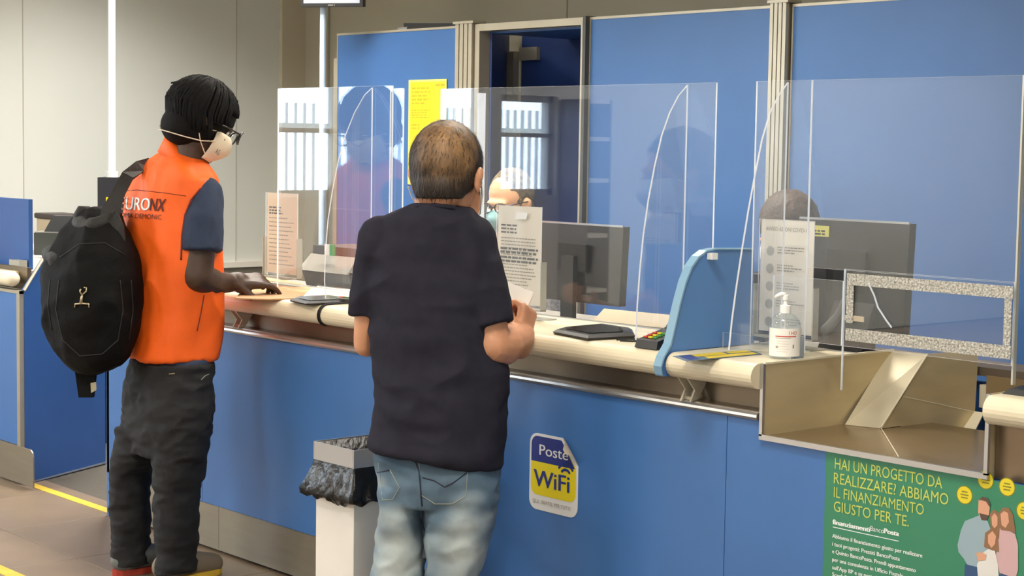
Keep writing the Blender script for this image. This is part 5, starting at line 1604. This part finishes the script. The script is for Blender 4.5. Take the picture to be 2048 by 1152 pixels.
# faces the customer: towards the camera's left
fdir = (-hf * .80 - hr * .60 - Vector((0, 0, .22))).normalized()
b = MB(); hcc = at(1018, 400, dC); hsC = 1.10
PC, RC = head_into(b, hcc, fdir, Vector((0, 0, 1)), hsC)
b.limb([hcc + Vector((0, 0, -.06)), hcc + Vector((0, 0, -.20)) - fdir * .01], [.055, .065])
sh_c = hcc + Vector((0, 0, -.42)) - fdir * .05
side = Vector((fdir.y, -fdir.x, 0)).normalized()
b.ell(sh_c, (.19, .12, .26), Matrix((side, Vector((fdir.x, fdir.y, 0)).normalized(), Vector((0, 0, 1)))).transposed())
b.ell(sh_c + Vector((0, 0, -.35)), (.18, .14, .3), Matrix((side, Vector((fdir.x, fdir.y, 0)).normalized(), Vector((0, 0, 1)))).transposed())
fl2 = Vector((fdir.x, fdir.y, 0)).normalized()
elb = []
for sx in (-1, 1):
    s0 = sh_c + side * .18 * sx + Vector((0, 0, .14)); e0 = s0 + Vector((0, 0, -.25)) + side * .04 * sx + fl2 * .05; w0 = e0 + fl2 * .22 - side * .06 * sx + Vector((0, 0, .02))
    b.limb([s0, e0], [.05, .042]); b.limb([e0, w0], [.042, .028]); hand_into(b, w0, fl2, Vector((0, 0, 1)), .95, (.35, .35, .35, .3), .4, right=(sx < 0))
    b.limb([sh_c + Vector((0, 0, -.55)) + side * .09 * sx, sh_c + Vector((0, 0, -.60)) + side * .10 * sx + fl2 * .3, sh_c + Vector((0, 0, -.98)) + side * .10 * sx + fl2 * .3], [.08, .06, .045])
    elb.append((s0, e0))
bC = b.blob('body', clerk_skin, p3, voxel=.007, smooth=2)
eyes(bC, PC, hsC, MATS['brown_iris'])
b = MB(); b.ell(sh_c + Vector((0, 0, -.02)), (.205, .135, .27), Matrix((side, fl2, Vector((0, 0, 1)))).transposed()); b.ell(sh_c + Vector((0, 0, -.33)), (.19, .15, .28), Matrix((side, fl2, Vector((0, 0, 1)))).transposed())
for s0, e0 in elb: b.limb([s0, s0.lerp(e0, .75)], [.062, .055])
b.blob('shirt', mat('grey_mottled_shirt', (96, 98, 104), .85, rgb2=(150, 148, 150), nscale=60), p3, voxel=.009, smooth=3, disp=fold(8, .004))
face_mask(p3, PC, hsC, maskb)
spectacles(p3, PC, hsC, mat('dark_frames', (40, 30, 36), .4), None)
b = MB(); hairE(b, PC, RC, hsC, 0, -.024, .024, .0815, .097, .096); hairE(b, PC, RC, hsC, 0, -.05, -.03, .066, .056, .056)
def cutC(p):
    q = Vector(p) - hcc; y = q.dot(fdir) / hsC; u = q.z / hsC
    lim = -.07 + max(0, y + .0) * 1.0
    return -.03 * max(0, min(1, (lim - u) / .02)) + .003 * noise.noise(Vector(p) * 50)
b.blob('hair', mat('grey_short_hair', (70, 58, 42), .8, rgb2=(120, 106, 80), nscale=60, bump=.4, bscale=120), p3, voxel=.007, smooth=2, disp=cutC)

# ---- second clerk behind the big monitor
dD = 6.1
p4p = at(1580, 560, dD)
p4 = empty('person', (p4p.x, p4p.y, 0), 'brown-haired clerk in white mask, almost hidden behind the safety notice', 'person')
fd = (-hf * .70 - hr * .72 - Vector((0, 0, .35))).normalized()
hcd = at(1574, 465, dD); hsD = 1.12
b = MB(); PD, RD = head_into(b, hcd, fd, Vector((0, 0, 1)), hsD)
b.limb([hcd + Vector((0, 0, -.05)), hcd + Vector((0, 0, -.20)) - fd * .02], [.05, .06])
fl3 = Vector((fd.x, fd.y, 0)).normalized(); side3 = Vector((fd.y, -fd.x, 0)).normalized(); RM = Matrix((side3, fl3, Vector((0, 0, 1)))).transposed()
shd = hcd + Vector((0, 0, -.40)) - fl3 * .05
b.ell(shd, (.17, .11, .24), RM); b.ell(shd + Vector((0, 0, -.3)), (.16, .13, .28), RM)
elb = []
for sx in (-1, 1):
    s0 = shd + side3 * .16 * sx + Vector((0, 0, .12)); e0 = s0 + Vector((0, 0, -.23)) + fl3 * .05; w0 = e0 + fl3 * .2 - side3 * .05 * sx
    b.limb([s0, e0], [.045, .038]); b.limb([e0, w0], [.038, .025]); hand_into(b, w0, fl3, Vector((0, 0, 1)), .9, (.35, .35, .35, .3), .4, right=(sx < 0)); elb.append((s0, e0))
    b.limb([shd + Vector((0, 0, -.5)) + side3 * .09 * sx, shd + Vector((0, 0, -.54)) + side3 * .10 * sx + fl3 * .28, shd + Vector((0, 0, -.92)) + side3 * .10 * sx + fl3 * .28], [.08, .06, .045])
bD = b.blob('body', clerk_skin, p4, voxel=.007, smooth=2)
eyes(bD, PD, hsD, MATS['brown_iris'])
b = MB(); b.ell(shd + Vector((0, 0, -.02)), (.182, .122, .25), RM); b.ell(shd + Vector((0, 0, -.3)), (.17, .14, .28), RM)
for s0, e0 in elb: b.limb([s0, s0.lerp(e0, .8)], [.054, .048])
b.blob('blouse', mat('dark_blouse', (52, 54, 66), .85), p4, voxel=.009, smooth=3, disp=fold(8, .004))
face_mask(p4, PD, hsD, white)
b = MB(); hairE(b, PD, RD, hsD, 0, -.020, .026, .090, .104, .104); hairE(b, PD, RD, hsD, 0, -.055, -.045, .082, .062, .08)
def cutD(p):
    q = Vector(p) - hcd; y = q.dot(fd) / hsD; u = q.dot(RD @ Vector((0, 0, 1))) / hsD
    lim = -.12 + max(0, y + .03) * 1.7
    return -.035 * max(0, min(1, (lim - u) / .02)) + .003 * noise.noise(Vector((p[0] * 60, p[1] * 60, p[2] * 15)))
b.blob('hair', mat('brown_wavy_hair', (66, 48, 36), .6, noise_amt=.3, nscale=40, bump=.4, bscale=90), p4, voxel=.007, smooth=2, disp=cutD)
# office chairs carrying the clerks
def chair(c, f, label):
    e = empty('office_chair', (c.x, c.y, 0), label, 'chair')
    s_ = Vector((f.y, -f.x, 0)); z = c.z
    sp_ = Vector((c.x, c.y, z))
    obox(MB(), sp_ + f * .12 + Vector((0, 0, -.04)), s_, uz, f, .22, .03, .20).build('seat', blackm, e)
    obox(MB(), sp_ - f * .16 + Vector((0, 0, .25)), s_, uz, f, .19, .20, .025).build('backrest', blackm, e)
    MB().tube([sp_ + f * .1 + Vector((0, 0, -.06)), Vector((c.x, c.y, .08)) + f * .1], .025, 10).build('column', black, e)
    for k in range(5):
        a = k * 2 * math.pi / 5; q = Vector((c.x, c.y, 0)) + f * .1
        MB().tube([q + Vector((0, 0, .10)), q + Vector((math.cos(a) * .26, math.sin(a) * .26, .05))], .018, 8).build('base_arm', black, e)
        w_c = q + Vector((math.cos(a) * .26, math.sin(a) * .26, .026)); g = MB(); g.ell(w_c, (.025, .025, .025)); g.build('castor', black, e, smooth=True)
c = sh_c + Vector((0, 0, -.66)); chair(c, fl2, 'black office chair under the clerk in glasses')
c = shd + Vector((0, 0, -.60)); chair(c, fl3, 'black office chair under the brown-haired clerk')
